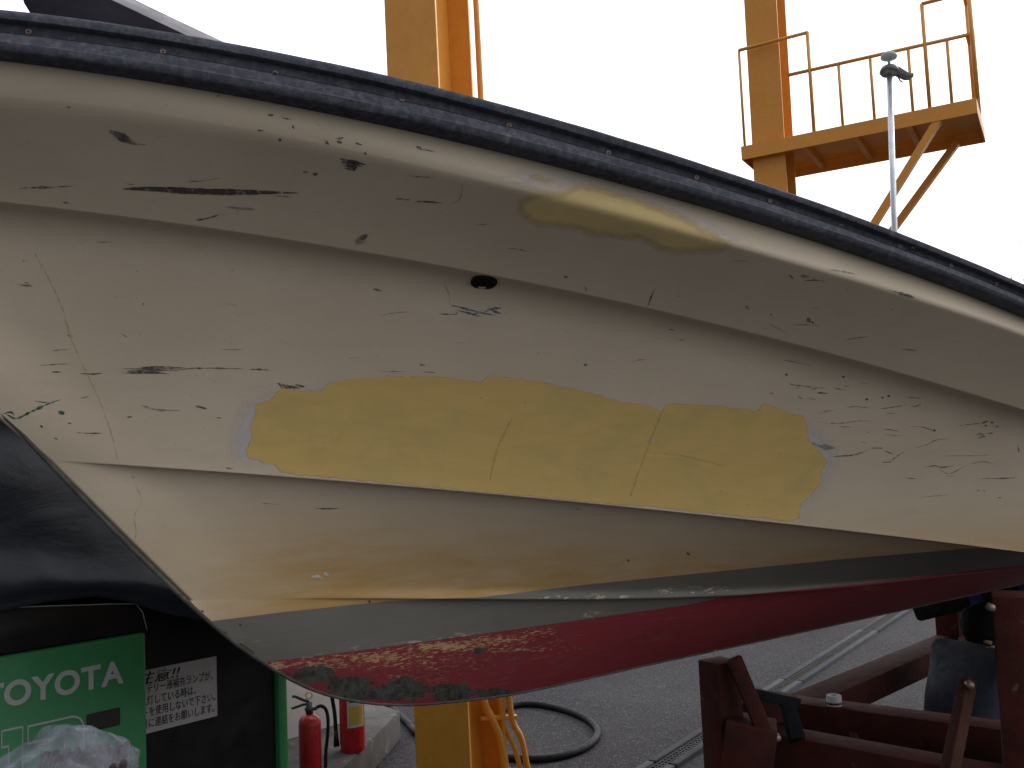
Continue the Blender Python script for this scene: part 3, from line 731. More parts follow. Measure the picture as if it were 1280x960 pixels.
# far post with platform
ZP = 4.32
A = onz(927, 200, ZP); B = onz(1222, 141, ZP); Cc = onz(1238, 177, ZP)
PA = (B-A).normalized(); PLn = (B-A).length; PN = Vector((-PA.y, PA.x, 0))
if PN.y < 0: PN = -PN
PW = max(.7, (Cc-B).dot(PN))
A2 = onpl(931, 20, A+PN*.08, PN); B2 = onpl(971.5, 20, A+PN*.08, PN); A3 = onpl(943, 235, A+PN*.08, PN)
wd2 = (B2-A2).dot(PA); CA, CN = PA, -PN
c2 = A2+PA*wd2/2; c2.z = 0
l2 = A2-A3; l2 = PA*(l2.dot(PA)/l2.z)
post2 = root('crane_post', c2, 'far orange steel crane post carrying a railed service platform', 'crane post', 'orange posts of the boat hoist')
bm = NB(); cb2 = c2-l2*A2.z; hbeam(bm, cb2, wd2, .36, .02, 11., l2*11); obj('steel_beam', bm, M['orange'], post2)
bm = NB(); box(bm, cb2-CN*.18+Vector((0, 0, .012)), (CA, CN, XYZ[2]), (.5, .55, .022), .003); obj('base_plate', bm, M['orange'], post2)
FH = .13
bm = NB(); Z = XYZ[2]
def P_(u, v, z): return A+PA*u+PN*v+Z*z
# edge channels, deck plate and cross bearers
beam(bm, P_(0, .006, FH/2), P_(PLn, .006, FH/2), .012, FH, bev=.002); beam(bm, P_(0, PW-.006, FH/2), P_(PLn, PW-.006, FH/2), .012, FH, bev=.002)
beam(bm, P_(.006, .014, FH/2), P_(.006, PW-.014, FH/2), .012, FH, bev=.002); beam(bm, P_(PLn-.006, .014, FH/2), P_(PLn-.006, PW-.014, FH/2), .012, FH, bev=.002)
xs2 = [.55, 1.0, 1.45]
box(bm, P_(PLn/2, PW/2, FH-.02), (PA, PN, Z), (PLn-.03, PW-.03, .008))
for u in xs2: beam(bm, P_(u*PLn/2, .02, .07), P_(u*PLn/2, PW-.02, .07), .05, .07, bev=.002)
plat = obj('platform', bm, M['orange'], post2, label='steel platform with a dull underside')
def onf(x, y, v=.02):
    p = onpl(x, y, A+PN*v, PN)-A; return p.dot(PA), p.z
def rail_poly(pts, r_=.017):
    bm = NB(); tube(bm, pts, r_, 8); return bm
fr = []
def fpt(x, y, v=.02):
    u, z = onf(x, y, v); return P_(u, v, z)
posts_px = [((923.5, 63), .013), ((1009, 40), .017), ((1048, 80), .014), ((1087.5, 72), .014), ((1135, 60), .014), ((1152, 5), .017), ((1183.5, 50), .014), ((1209, -30), .018)]
for (x, y), r_ in posts_px:
    t_ = fpt(x, y); b_ = t_.copy(); b_.z = A.z+FH
    fr.append(([b_, t_], r_))
for (xa, ya), (xb, yb) in [((923.5, 63), (1009.5, 40.5)), ((985, 94), (1212, 43)), ((1152, 5), (1210, -10))]:
    fr.append(([fpt(xa, ya), fpt(xb, yb)], .017))
t1_ = fpt(1209, -8); z1 = t1_.z-A.z; zl = fpt(1212, 43).z-A.z
for v in (.25, .45, .62, .8, 1.0):
    fr.append(([P_(PLn-.03, v*PW-.02, FH), P_(PLn-.03, v*PW-.02, z1)], .016))
for z in (z1, zl): fr.append(([P_(PLn-.03, .02, z), P_(PLn-.03, PW-.02, z)], .017))
for P, r_ in fr: obj('railing_bar', rail_poly(P, r_), M['orange'], plat)
for v, px0, px1 in ((.05, (1172, 152), (1094, 278)), (PW-.1, (1195, 180), (1126, 274))):
    a_ = onpl(*px0, A+PN*v, PN); b_ = onpl(*px1, A+PN*v, PN); d_ = (b_-a_)
    un = (c2+PA*wd2/2-A).dot(PA); ua = (a_-A).dot(PA); ub = (b_-A).dot(PA)
    e_ = a_+d_*((un-ua)/(ub-ua))
    bm = NB(); beam(bm, a_-d_.normalized()*.02, e_, .06, .085, PN, .003); obj('brace', bm, M['orange'], plat)
    if v > .3:
        bm = NB(); beam(bm, e_, Vector((c2.x, c2.y, e_.z))-CN*.2+l2*0, .05, .06); obj('brace', bm, M['orange'], plat)

# ================================================================== FORK LIFT TRUCK
g0 = onY(183, 790, 3.0); E_ = Vector((.68, .733, 0)).normalized(); Wn = Vector((-E_.y, E_.x, 0)); GZ = g0.z
G = Vector((g0.x, g0.y, 0))
def fk(u, w_, z): return G+E_*u+Wn*w_+Z*z
fax = (E_, Wn, Z)
truck = root('forklift', fk(.2, .5, 0), 'green and black fork lift truck half under a dark sheet at the bow', 'forklift')
bm = NB(); box(bm, fk(-.62, .5, (GZ+.22)/2), fax, (1.24, 1.0, GZ-.22), .012, 3); body = obj('body', bm, M['green'], truck, smooth=40, label='bright green side panel with silver lettering')
zt = onpl(172, 752, fk(0, .02, 0), Wn).z
bm = NB()
pr = [(-1.24, GZ+.004), (0, GZ+.004), (-.012, zt-.03), (-.03, zt), (-.1, zt+.008), (-.3, zt+.03), (-.6, zt+.06), (-1.2, zt+.07), (-1.24, GZ+.1)]
prism(bm, [fk(u, .004, z) for u, z in pr], Wn*.99, .006); obj('hood', bm, M['blackp'], truck, smooth=40)
bm = NB(); tube(bm, [fk(-1.15, -.001, zt+.066), fk(-.6, -.001, zt+.057), fk(-.3, -.001, zt+.028), fk(-.1, -.001, zt+.006), fk(-.034, -.001, zt-.003), fk(-.012, -.001, zt-.032), fk(.0015, -.001, GZ+.008)], .0016, 6); obj('edge_highlight', bm, M['letter'], truck)  # added pale line drawing the highlight along the hood edge
# dark bay set back, its green end frame
ue = (onpl(345, 900, fk(0, .12, 0), Wn)-G).dot(E_); ue2 = (onpl(360, 900, fk(0, .10, 0), Wn)-G).dot(E_)
bm = NB(); box(bm, fk(ue/2+.002, .55, .80), fax, (ue-.004, .86, 1.2), .01); bay = obj('battery_bay', bm, M['blackp'], truck, smooth=40)
bm = NB(); box(bm, fk((ue+ue2)/2, .55, .86), fax, (ue2-ue, .90, 1.28), .006); obj('end_frame', bm, M['green'], truck, smooth=40)
for nm, u, r_ in (('wheel', -.8, .24), ('wheel', ue-.32, .24)):
    for w_ in (.24, .82):
        bm = NB(); ax3 = (E_, Z, -Wn)
        lathe(bm, [(.08, -.07), (r_*.6, -.07), (r_*.62, -.08), (r_*.93, -.08), (r_, -.06), (r_, .06), (r_*.93, .08), (r_*.62, .08), (r_*.6, .07), (.08, .07)], fk(u, w_, r_+.001), ax3, 36)
        obj(nm, bm, M['blackr'], truck)
bm = NB()
for u in (-.9, ue-.1):
    for w_ in (.14, .9): beam(bm, fk(u, w_, GZ), fk(u+(.1 if u < 0 else -.25), w_, 1.86), .05, .05)
box(bm, fk(-.15, .52, 1.87), fax, (1.2, .8, .03), .01); obj('overhead_guard', bm, M['blackp'], truck)
bm = NB(); box(bm, fk(-.2, .5, zt+.12), fax, (.45, .5, .16), .03); obj('seat', bm, M['blackp'], truck, smooth=40)
# black slot in the side
sl0 = onpl(104+4, 901, fk(0, 0, 0), Wn); sl1 = onpl(150, 890, fk(0, 0, 0), Wn); sl2 = onpl(150, 905, fk(0, 0, 0), Wn)
u0_, u1_ = (sl0-G).dot(E_), (sl1-G).dot(E_); zc = onpl(128, 900, fk(0, 0, 0), Wn).z
bm = NB(); box(bm, fk((u0_+u1_)/2, .0, zc), fax, (u1_-u0_, .008, .053), .0035, 3); obj('side_slot', bm, M['ink'], body)
def text(name, body_, size, org, xa, ya, mat, parent, bold=0., extr=.0006, sx=1., shear=0., sp=1.):
    cu = bpy.data.curves.new(name, 'FONT'); cu.body = body_; cu.size = size; cu.offset = bold; cu.shear = shear; cu.space_character = sp; cu.extrude = extr
    ob = bpy.data.objects.new(name, cu); COL.objects.link(ob); bpy.context.view_layer.update()
    me = bpy.data.meshes.new_from_object(ob.evaluated_get(bpy.context.evaluated_depsgraph_get())); bpy.data.objects.remove(ob)
    bm = NB(); bm.from_mesh(me); bpy.data.meshes.remove(me)
    za = xa.cross(ya)
    wdt = max([v_.co.x for v_ in bm.verts] or [0])
    for v_ in bm.verts: c_ = v_.co.copy(); v_.co = org+xa*(c_.x*sx)+ya*c_.y+za*c_.z
    return obj(name, bm, mat, parent), wdt*sx
# maker's lettering, right end at the A
ur = (onpl(156, 846, fk(0, 0, 0), Wn)-G).dot(E_); ul = (onpl(43, 878, fk(0, 0, 0), Wn)-G).dot(E_)
zb = onpl(156, 852, fk(0, 0, 0), Wn).z; zh = onpl(146, 826, fk(0, 0, 0), Wn).z-zb
size = zh/.72
ow = 0; chars = []
TW = ur-ul
tb = ul
for ch, xc in zip('TOYOTA', (-9, 22, 53.5, 84, 113.5, 140.5)):
    uc = (onpl(xc, 855, fk(0, 0, 0), Wn)-G).dot(E_)
    lo, wl_ = text('letter', ch, size, fk(uc, -.0012, zb), E_, Z, M['letter'], body, bold=size*.03, sx=.97)
    x0 = min(v_.co.dot(E_) for v_ in lo.data.vertices); x1 = max(v_.co.dot(E_) for v_ in lo.data.vertices)
    sh_ = E_*(uc-(x0+x1)/2-(OFF[truck]-G).dot(E_)+0)
    for v_ in lo.data.vertices: v_.co += sh_
# big outlined model number
def outline(pts):
    bm = NB(); n = len(pts)
    for i in range(n):
        a, b = pts[i], pts[(i+1) % n]; beam(bm, fk(a[0], -.0015, a[1]), fk(b[0], -.0015, b[1]), .002, .0052, Z, 0)
    return bm
ua_ = (onpl(2, 914, fk(0, 0, 0), Wn)-G).dot(E_); za_ = onpl(2, 914, fk(0, 0, 0), Wn).z
kx = .058
one = [(0, .0), (.055, .0), (.055, -.30), (.018, -.30), (.018, -.045), (0, -.045)]
obj('number_outline', outline([(ua_+x, za_+y) for x, y in one]), M['letter'], body)
two = [(0, 0)]+[(.12+.035*math.sin(a), -.035+.035*math.cos(a)) for a in np.linspace(0, math.pi/2, 5)]+[(.155, -.15), (.05, -.24), (.155, -.24), (.155, -.30), (0, -.30), (0, -.22), (.10, -.13), (.10, -.048), (0, -.048)]
ub_ = (onpl(35, 908, fk(0, 0, 0), Wn)-G).dot(E_); zb_ = onpl(35, 908, fk(0, 0, 0), Wn).z
obj('number_outline', outline([(ub_+x, zb_+y) for x, y in two]), M['letter'], body)
# caution label on the dark bay
pl = fk(0, .12, 0)
q1 = onpl(270, 820, pl, Wn); q2 = onpl(270, 895, pl, Wn); uR = (q1-G).dot(E_); zT, zB = q1.z, q2.z
uL = (onpl(183, 880, pl, Wn)-G).dot(E_); full = (uR-uL)*1.25
bm = NB(); box(bm, fk(uR-full/2, .1185, (zT+zB)/2), fax, (full, .002, zT-zB), 0)
lab = obj('caution_label', bm, M['signw'], bay, label='white notice with black Japanese text')
hL = (zT-zB)
for txt, r_, end, big in [('注意!!', .205, .42, 1.3), ('バッテリー液補充ランプが、', .36, .93, 1.), ('点灯している時は、', .545, .68, 1.), ('リフトを使用しないで下さい。', .725, .95, 1.), ('業者に連絡をお願いします。', .905, .95, 1.)]:
    cu = bpy.data.curves.new('t', 'FONT'); cu.body = txt; cu.size = 1; ob = bpy.data.objects.new('t', cu); COL.objects.link(ob); bpy.context.view_layer.update()
    wdt = ob.dimensions.x; bpy.data.objects.remove(ob)
    sz_ = hL*.165*big; xr = uL+(uR-uL)*end
    sx = ((uR-uL)*.086/ (sz_*wdt/len(txt)))*(1.65 if big > 1 else 1.)
    xl = xr-sz_*wdt*sx
    text('notice_text', txt, sz_, fk(xl, .1165, zT-hL*r_), E_, Z, M['ink'], bay, bold=.004*sz_ if big == 1 else .012*sz_, sx=sx, shear=0 if big == 1 else .25, extr=.0003)

# dark sheet draped over the truck
s = N('dark blue grey vinyl sheet'); v = s.obj()
c = s.mix(s.ramp(s.noise(v, 2.2, 6, .62), .3, .7), (.028, .033, .045), (.045, .053, .068))
c = s.mix(s.ramp(s.noise(v, 9, 6, .7), .55, .8, 0, .4), c, (.06, .066, .08))
s.bump(s.noise(s.scale(v, (1, 1, 2.2)), 4, 5, .5, .6), .5, .03); M['sheet'] = s.set(c, .72, 0, .18)
fpx = [(-330, 800), (-200, 790), (0, 764), (60, 752), (120, 745), (160, 752), (215, 769), (235, 772), (330, 790), (460, 800)]
eb = [((onpl(x, y, fk(0, -.02, 0), Wn)-G).dot(E_), onpl(x, y, fk(0, -.02, 0), Wn).z) for x, y in fpx]
bm = NB(); rows = []
NU, NV = 110, 90
def fold(u, f, a, ph, sh=0.): return a*math.sin(f*u+ph+sh)
for i in range(NU+1):
    u = eb[0][0]+(eb[-1][0]-eb[0][0])*i/NU; zb0 = float(np.interp(u, [e[0] for e in eb], [e[1] for e in eb])); cc = []
    for j in range(NV+1):
        v_ = j/NV
        if v_ < .45:
            t = v_/.45; w_ = -.02+.20*t**1.3; z = zb0+(1.83-zb0)*t
        elif v_ < .8:
            t = (v_-.45)/.35; w_ = .18+.70*t; z = 1.885+.03*math.sin(math.pi*t)
            z = 1.83+(z-1.83)*sst(t, 0, .12)*sst(1-t, 0, .12)
        else:
            t = (v_-.8)/.2; w_ = .88+.15*t; z = 1.83-.65*t
        tt = min(1, v_/.45) if v_ < .45 else 1
        sag = sst(tt, 0, .12)*(1-sst(tt, .9, 1.0)) if v_ < .45 else 0
        # long diagonal folds on the near side
        dg = u*1.0+(z-1.2)*1.5
        fl = .030*math.sin(7.5*dg+1.3*mn.noise(Vector((u*2, z*2, 1))))+.055*mn.noise(Vector((u*1.7, z*2.6+u*1.2, 3.3)))+.016*mn.noise(Vector((u*5+z*3, z*6, 5.1)))
        rdg = .075*math.exp(-((z-(1.26-.22*(u+.15)))/.06)**2)
        w_ -= (fl*.9+rdg)*sag; z += -.03*sag*abs(mn.noise(Vector((u*3, 2, 7))))
        if v_ >= .45: z += .03*mn.noise(Vector((u*3, w_*4, 2)))
        cc.append(bm.verts.new(fk(u, w_, z)))
    rows.append(cc)
for a, b in zip(rows, rows[1:]):
    for j in range(NV): f = bm.faces.new((a[j], b[j], b[j+1], a[j+1])); f.smooth = True
so_ = obj('sheet_cover', bm, M['sheet'])
md = so_.modifiers.new('thick', 'SOLIDIFY'); md.thickness = .004; md.offset = 0
tag(so_, 'creased dark blue grey vinyl sheet draped over the fork lift truck', 'cover')

# ================================================================== WRAPPED CARTON, lower left
s = N('clear crumpled film'); v = s.obj()
s.bump(s.math('ADD', s.noise(v, 14, 8, .72, 1.2), s.n('TexVoronoi', feature='DISTANCE_TO_EDGE', i={'Vector': v, 'Scale': 13.}).outputs[0]), .9, .02)
fw = s.n('Fresnel', i={0: 1.3}).outputs[0]
hz = s.ramp(s.noise(v, 8, 8, .75, 1.5), .36, .66, .14, .62)
s.put(s.p.inputs['Alpha'], hz); M['film'] = s.set((.38, .41, .50), .25, 0, .8)
ctop = onY(78, 902, 1.95)
def wp(x, y, Y): return onY(x, y, Y)
wl = wp(-14, 960, 1.86); wr = wp(172, 955, 1.9); wb = onY(84, 950, 2.0); wb = Vector((wb.x, 2.0, 0))
pk = root('wrapped_bundle', (wb.x, wb.y, 0), 'brown carton bundle under crumpled clear plastic film in front of the green truck', 'bundle')
CT = wp(100, 968, 1.9).z; PKH = wp(78, 901, 2.0).z-CT
bm = NB(); cc = Vector((wb.x+.035, wb.y, CT/2+.01)); ca_ = (Vector((.94, .34, 0)), Vector((-.34, .94, 0)), Z)
box(bm, cc, ca_, (.17, .18, CT-.03), .008)
for k in range(9): box(bm, cc+ca_[0]*(-.08+.020*k)+Z*(CT/2-.012), ca_, (.012, .18, .012), .003, 1, 1)
obj('carton', bm, [M['card'], paint('dark slats', (.05, .03, .025), (.035, .022, .02), .8)], pk)
bm = NB(); bmesh.ops.create_icosphere(bm, subdivisions=6, radius=1)
apx = wp(78, 900, 1.93)
for v_ in bm.verts:
    p = v_.co; ph = math.atan2(p.y, p.x); el = p.z
    # a loose bag: gathered peak near the left, falling to box shoulders
    r_ = .15*(1-.10*abs(math.sin(2*ph)))
    zz = CT+PKH*max(0, el)**1.0 if el > 0 else CT+el*CT
    k = (1-max(0, el)**1.1)**.85 if el > 0 else 1-.1*el*el
    x = wb.x+r_*k*math.cos(ph)*1.05+(apx.x-wb.x)*max(0, el)**1.5; y = wb.y+r_*k*math.sin(ph)*1.0
    q_ = Vector((x, y, max(zz, .01)))
    n1 = mn.noise(q_*9)*.014+mn.noise(q_*22+Vector((3, 1, 2)))*.010+abs(mn.noise(q_*15+Vector((9, 4, 2))))*-.016
    d_ = Vector((q_.x-wb.x, q_.y-wb.y, .1*max(0, el))).normalized() if (q_.x-wb.x)**2+(q_.y-wb.y)**2 > 1e-6 else Z
    v_.co = q_+d_*n1*(1 if q_.z > .05 else .2)+Z*n1*.5*max(0, el)
    v_.co.z = max(v_.co.z, .006)
for f in bm.faces: f.smooth = True
obj('plastic_film', bm, M['film'], pk)

# ================================================================== WALL, STEP, EXTINGUISHERS, HOSE
SZ = .17
bm = NB()
pf = [onz(500, 888, SZ), onz(404, 985, SZ), onz(250, 1000, SZ), onz(300, 880, SZ), onz(440, 868, SZ)]
prism(bm, [Vector((p.x, p.y, 0.0)) for p in pf], Z*SZ, .012)
tag(obj('concrete_step', bm, M['conc'], smooth=35), 'rough low concrete step with a broken corner carrying the extinguishers', 'step')
wa = onz(362, 925, SZ); wb2 = onz(452, 897, SZ); wd_ = (wb2-wa).normalized(); wn_ = Vector((-wd_.y, wd_.x, 0))
if wn_.y < 0: wn_ = -wn_
bm = NB(); a_ = wa-wd_*1.6
prism(bm, [Vector((p.x, p.y, SZ)) for p in (a_, wb2+wd_*.02, wb2+wd_*.02+wn_*.12, a_+wn_*.12)], Z*.62, .008)
tag(obj('low_wall', bm, M['white'], smooth=35), 'white painted low wall behind the fire extinguishers', 'wall')

def extinguisher(name, loc, label):
    t = root(name, (0, 0, 0), label, 'fire extinguisher', 'red fire extinguishers on the step')
    bm = NB(); lathe(bm, [(.0, 0), (.058, 0), (.062, .004), (.062, .03), (.064, .036), (.064, .36), (.060, .385), (.046, .405), (.026, .415), (.020, .418), (.0, .418)], n=40); cyl = obj('cylinder', bm, M['redp'], t)
    bm = NB()
    for k in range(15):
        pass
    n = 14; v0 = []
    for i in range(n+1):
        a = 1.92-.75+1.5*i/n; v0.append((bm.verts.new((.0648*math.cos(a), .0648*math.sin(a), .13)), bm.verts.new((.0648*math.cos(a), .0648*math.sin(a), .36))))
    for i, (a, b) in enumerate(zip(v0, v0[1:])): f = bm.faces.new((a[0], b[0], b[1], a[1])); f.smooth = True
    lb = obj('label_sheet', bm, M['signw'], cyl)
    bm = NB(); v0 = []
    for i in range(n+1):
        a = 1.92-.62+1.24*i/n; v0.append((bm.verts.new((.0654*math.cos(a), .0654*math.sin(a), .145)), bm.verts.new((.0654*math.cos(a), .0654*math.sin(a), .235))))
    for i, (a, b) in enumerate(zip(v0, v0[1:])): f = bm.faces.new((a[0], b[0], b[1], a[1])); f.smooth = True
    obj('yellow_panel', bm, paint('yellow print', (.5, .36, .06), (.44, .32, .05), .5), cyl)
    bm = NB()
    for zz, l in ((.345, .5), (.325, .55), (.31, .4), (.29, .55), (.275, .5), (.26, .35)):
        for i in range(5):
            a = 1.92-.5+i*.2*l*2; box(bm, (.0652*math.cos(a), .0652*math.sin(a), zz), (Vector((-math.sin(a), math.cos(a), 0)), Vector((math.cos(a), math.sin(a), 0)), Z), (.010, .0006, .006))
    obj('print_lines', bm, M['ink'], cyl)
    bm = NB(); lathe(bm, [(.0, .418), (.021, .418), (.021, .432), (.026, .436), (.026, .452), (.017, .458), (.017, .485), (.0, .487)], n=20); box(bm, (.03, 0, .445), XYZ, (.03, .022, .02), .004); obj('valve', bm, M['dsteel'], t)
    bm = NB(); tube(bm, catmull([(.0, 0, .487), (-.03, 0, .497), (-.075, 0, .520), (-.095, 0, .522)]), .009, 10); tube(bm, catmull([(.0, 0, .470), (-.03, 0, .472), (-.07, 0, .462), (-.10, 0, .455)]), .008, 10); obj('handle', bm, M['gplas'], t)
    bm = NB(); tube(bm, [(.0+.018*math.cos(a), 0, .520+.018*math.sin(a)) for a in np.linspace(0, 2*math.pi, 20)], .0028, 8, False); obj('pull_ring', bm, M['brass'], t)
    bm = NB(); tube(bm, catmull([(.035, 0, .446), (.065, 0, .455), (.092, .0, .435), (.104, .0, .38), (.100, 0, .29), (.088, 0, .20), (.084, 0, .11)]), .010, 12)
    obj('hose', bm, M['hose'], t)
    bm = NB(); tube(bm, [(.084, 0, .11), (.082, 0, .03)], [.010, .016], 12); obj('nozzle', bm, M['blackp'], t)
    return t
def cptree(o, parent=None):
    c_ = o.copy(); COL.objects.link(c_)
    if parent: c_.parent = parent
    for ch in list(o.children): cptree(ch, c_)
    return c_
ex1 = extinguisher('fire_extinguisher', None, 'red fire extinguisher with a green handle and brass ring beside the green truck frame')
ex2 = cptree(ex1)
ex2['label'] = 'red fire extinguisher with a yellow and white label, half hidden under the keel'
p = onY(387, 900, 4.3); ex1.location = (p.x, p.y, SZ); ex1.rotation_euler = (0, 0, R(10))
zt_ = onY(387, 866, p.y).z-SZ; ex1.scale = [zt_/.535]*3
p = onz(440, 938, SZ); p = onY(440, 900, p.y); ex2.location = (p.x, p.y, SZ); ex2.rotation_euler = (0, 0, R(192)); ex2.scale = [.97]*3

bm = NB()
tube(bm, catmull([onz(470, 868, .02), onz(490, 885, .02), onz(508, 902, .02), onz(524, 918, .02), onz(560, 925, .02), onz(600, 905, .02), onz(635, 884, .02), onz(665, 880, .02), onz(700, 886, .02), onz(730, 897, .02), onz(746, 911, .02), onz(744, 924, .02), onz(726, 937, .02), onz(690, 947, .02), onz(650, 948, .02), onz(600, 945, .02), onz(540, 960, .02), onz(470, 990, .02)], 8), .0195, 14)
tag(obj('water_hose', bm, M['hose']), 'thick black hose looped on the asphalt around the orange post', 'hose')

# ================================================================== DRAIN
la, lb_ = onz(858, 924.5, 0), onz(1101, 774, 0); ra, rb_ = onz(860, 952.5, 0), onz(1133, 766, 0)
ca, cb_ = (la+ra)/2, (lb_+rb_)/2; dd = (cb_-ca).normalized(); dn = Vector((dd.y, -dd.x, 0))
hw = (ra-la).dot(dn)/2*1.0; hw = .56*(hw+(rb_-lb_).dot(dn)/2)
drain = root('drain_channel', (ca.x, ca.y, 0), 'long straight drain with pale steel edges and a dark grating in the asphalt', 'drain')
gw = hw*.42
M['edge'] = paint('pale steel edging', (.085, .09, .105), (.062, .067, .078), .9, .0, sc=5, spec=.08, bst=.2, chip=(.10, .09, .085), chipamt=.72)
for sg in (-1, 1):
    bm = NB(); L = -4.2
    while L < 16:
        l_ = 1.95; m_ = ca+dd*(L+l_/2)+dn*sg*(gw+hw)/2+Z*.008; box(bm, m_, (dd, dn, Z), (l_-.02, hw-gw-.006, .03), .004); L += l_
    obj('channel_edge', bm, M['edge'], drain, smooth=35)
bm = NB(); L = -4.2
box(bm, ca+dd*5.9+Z*.0035, (dd, dn, Z), (20.2, gw*2-.006, .005))
while L < 16:
    box(bm, ca+dd*L+Z*.010, (dd, dn, Z), (.012, gw*2-.008, .012)); L += .034
for sg in (-.62, 0, .62): box(bm, ca+dd*5.9+dn*gw*sg+Z*.0125, (dd, dn, Z), (20.2, .006, .008))
obj('grating', bm, M['dsteel'] if False else paint('dark grating', (.016, .016, .019), (.010, .010, .012), .8, .0, sc=10), drain)

# ================================================================== CRADLE
ZT = .62
def czp(x, y, z=ZT): return onz(x, y, z)
lp = onpl(899, 822, P0g, NO)
cradle = root('boat_cradle', (lp.x+.4, lp.y+.3, 0), 'red brown painted timber cradle carrying the boat, braced posts and long beams', 'cradle')
UP = Z
def tb(name, p, q, wd, ht, up=Z, mat='wood', bev=.005, label=None):
    bm = NB(); beam(bm, p, q, wd, ht, up, bev); return obj(name, bm, M[mat], cradle, smooth=40, label=label)
# post under the keel
ppL = onY(877, 830, lp.y); ppR = onY(923, 820, lp.y); wdp = (ppR-ppL).x
kz = lp.z-.012
cx = (ppL.x+ppR.x)/2
tb('post', Vector((cx, lp.y+.02, .03)), Vector((cx, lp.y+.02, kz)), wdp*.8, wdp*.8, Vector((.86, .5, 0)))
jb = onY(925, 930, lp.y)
# mid beam (across), long beam (aft), lower front beam
mA, mB = czp(990, 878), czp(1252, 912)
md_ = (mB-mA).normalized(); mnr = Vector((-md_.y, md_.x, 0)); mnr = mnr if mnr.y > 0 else -mnr
hb = .115
m0 = mA-md_*.10+mnr*.06-Z*hb/2; m1 = mB+md_*.45+mnr*.06-Z*hb/2
tb('cross_beam', m0, m1, .12, hb)
fA, fB = onz(968, 918, .60), onz(1155, 953, .60)
fd = (fB-fA).normalized(); f0 = fA-fd*.27; f1 = fB+fd*.5; fnr = Vector((-fd.y, fd.x, 0)); fnr = fnr if fnr.y > 0 else -fnr
tb('cross_beam', f0+fnr*.06-Z*.07, f1+fnr*.06-Z*.07, .12, .14)
gA, gB = czp(981, 869), czp(1165, 795)
gd = (gB-gA).normalized(); gn = Vector((gd.y, -gd.x, 0))
tb('long_beam', gA+gn*.075-Z*.05+gd*.03, gB+gn*.075-Z*.05+gd*.35, .145, .10)
# far post and bunk pad
fp = gB+gn*.06+gd*.10
tb('post', Vector((fp.x, fp.y, ZT-.1+.002)), Vector((fp.x, fp.y, onY(1185, 762, fp.y).z)), .115, .115, gd)
tb('post', Vector((fp.x, fp.y, .01)), Vector((fp.x, fp.y, ZT-.102)), .115, .115, gd)
bA, bB = onY(1149, 757, fp.y-.10), onY(1320, 712, fp.y-.62)
bd = (bB-bA).normalized()
tb('bunk', bA, bB, .16, .145, Z, 'pad', .02, label='black rubber covered bunk under the chine')
bm = NB()
for k, t in enumerate((.48, .83)):
    c_ = bA+(bB-bA)*t; box(bm, c_+Z*.004, (bd, frame(bd)[1], frame(bd)[2]), (.07, .168, .155), .01)
obj('blue_strap', bm, M['blue'], cradle, smooth=40)
# right post (port side) near the frame edge
rY = 2.95
rl, rr = onY(1247, 850, rY), onY(1306, 850, rY); rw = (rr-rl).x
rt = onY(1275, 742, rY).z
tb('post', Vector(((rl.x+rr.x)/2, rY, .02)), Vector(((rl.x+rr.x)/2+.01, rY, rt)), rw, rw, Vector((.9, -.43, 0)))
# braces
tb('brace', onY(917, 822, lp.y-.05), onY(958, 921, lp.y-.09), .05, .055, Vector((0, 1, .2)))
tb('brace', onY(1210, 850, 2.98), onY(1180, 1000, 2.80), .038, .045, Vector((0, 1, .2)), 'rust', label='rusty bolted diagonal strut')
bm = NB(); pa, pb = onY(938, 866, lp.y+.16), onY(996, 878, lp.y+.22); beam(bm, pa, pb, .05, .035, Z)
obj('iron_bracket', bm, M['pad'], cradle, smooth=40)
bm = NB(); pa, pb = onY(982, 876, lp.y+.20), onY(997, 926, lp.y+.12); beam(bm, pa, pb, .05, .05, Vector((0, 1, 0)))
obj('iron_bracket', bm, M['pad'], cradle, smooth=40)
tb('block', onY(905, 925, lp.y-.02), onY(968, 938, lp.y-.06), .17, .16, Z)
tb('side_beam', onY(905, 880, lp.y+.28)-Z*.04, onY(985, 868, lp.y+.42)-Z*.04, .09, .09, Z)
for x, y, Y in ((1214, 857, 2.93), (972, 923, lp.y-.13), (1240, 760, 2.86)):
    bm = NB(); c_ = onY(x, y, Y); lathe(bm, [(.012, -.02), (.012, .0), (.008, .006), (.0, .007)], c_, (cR, cU, -cF), 8); obj('bolt', bm, M['screw'], cradle)

# white roll standing on the cross beam
c_ = czp(1043, 882)
tape = root('tape_roll', c_+Z*.001, 'small white roll with a dark band standing on the red cradle beam', 'tape roll')
bm = NB(); lathe(bm, [(.014, 0), (.027, 0), (.0275, .002), (.0275, .036), (.025, .038), (.0135, .038), (.013, .034), (.013, .002)], c_+Z*.001, XYZ, 32); bmesh.ops.recalc_face_normals(bm, faces=bm.faces); obj('roll', bm, M['whitec'], tape)
bm = NB(); lathe(bm, [(.0279, .006), (.0281, .0065), (.0281, .0135), (.0279, .014)], c_+Z*.001, XYZ, 32); obj('band', bm, M['ink'], tape)

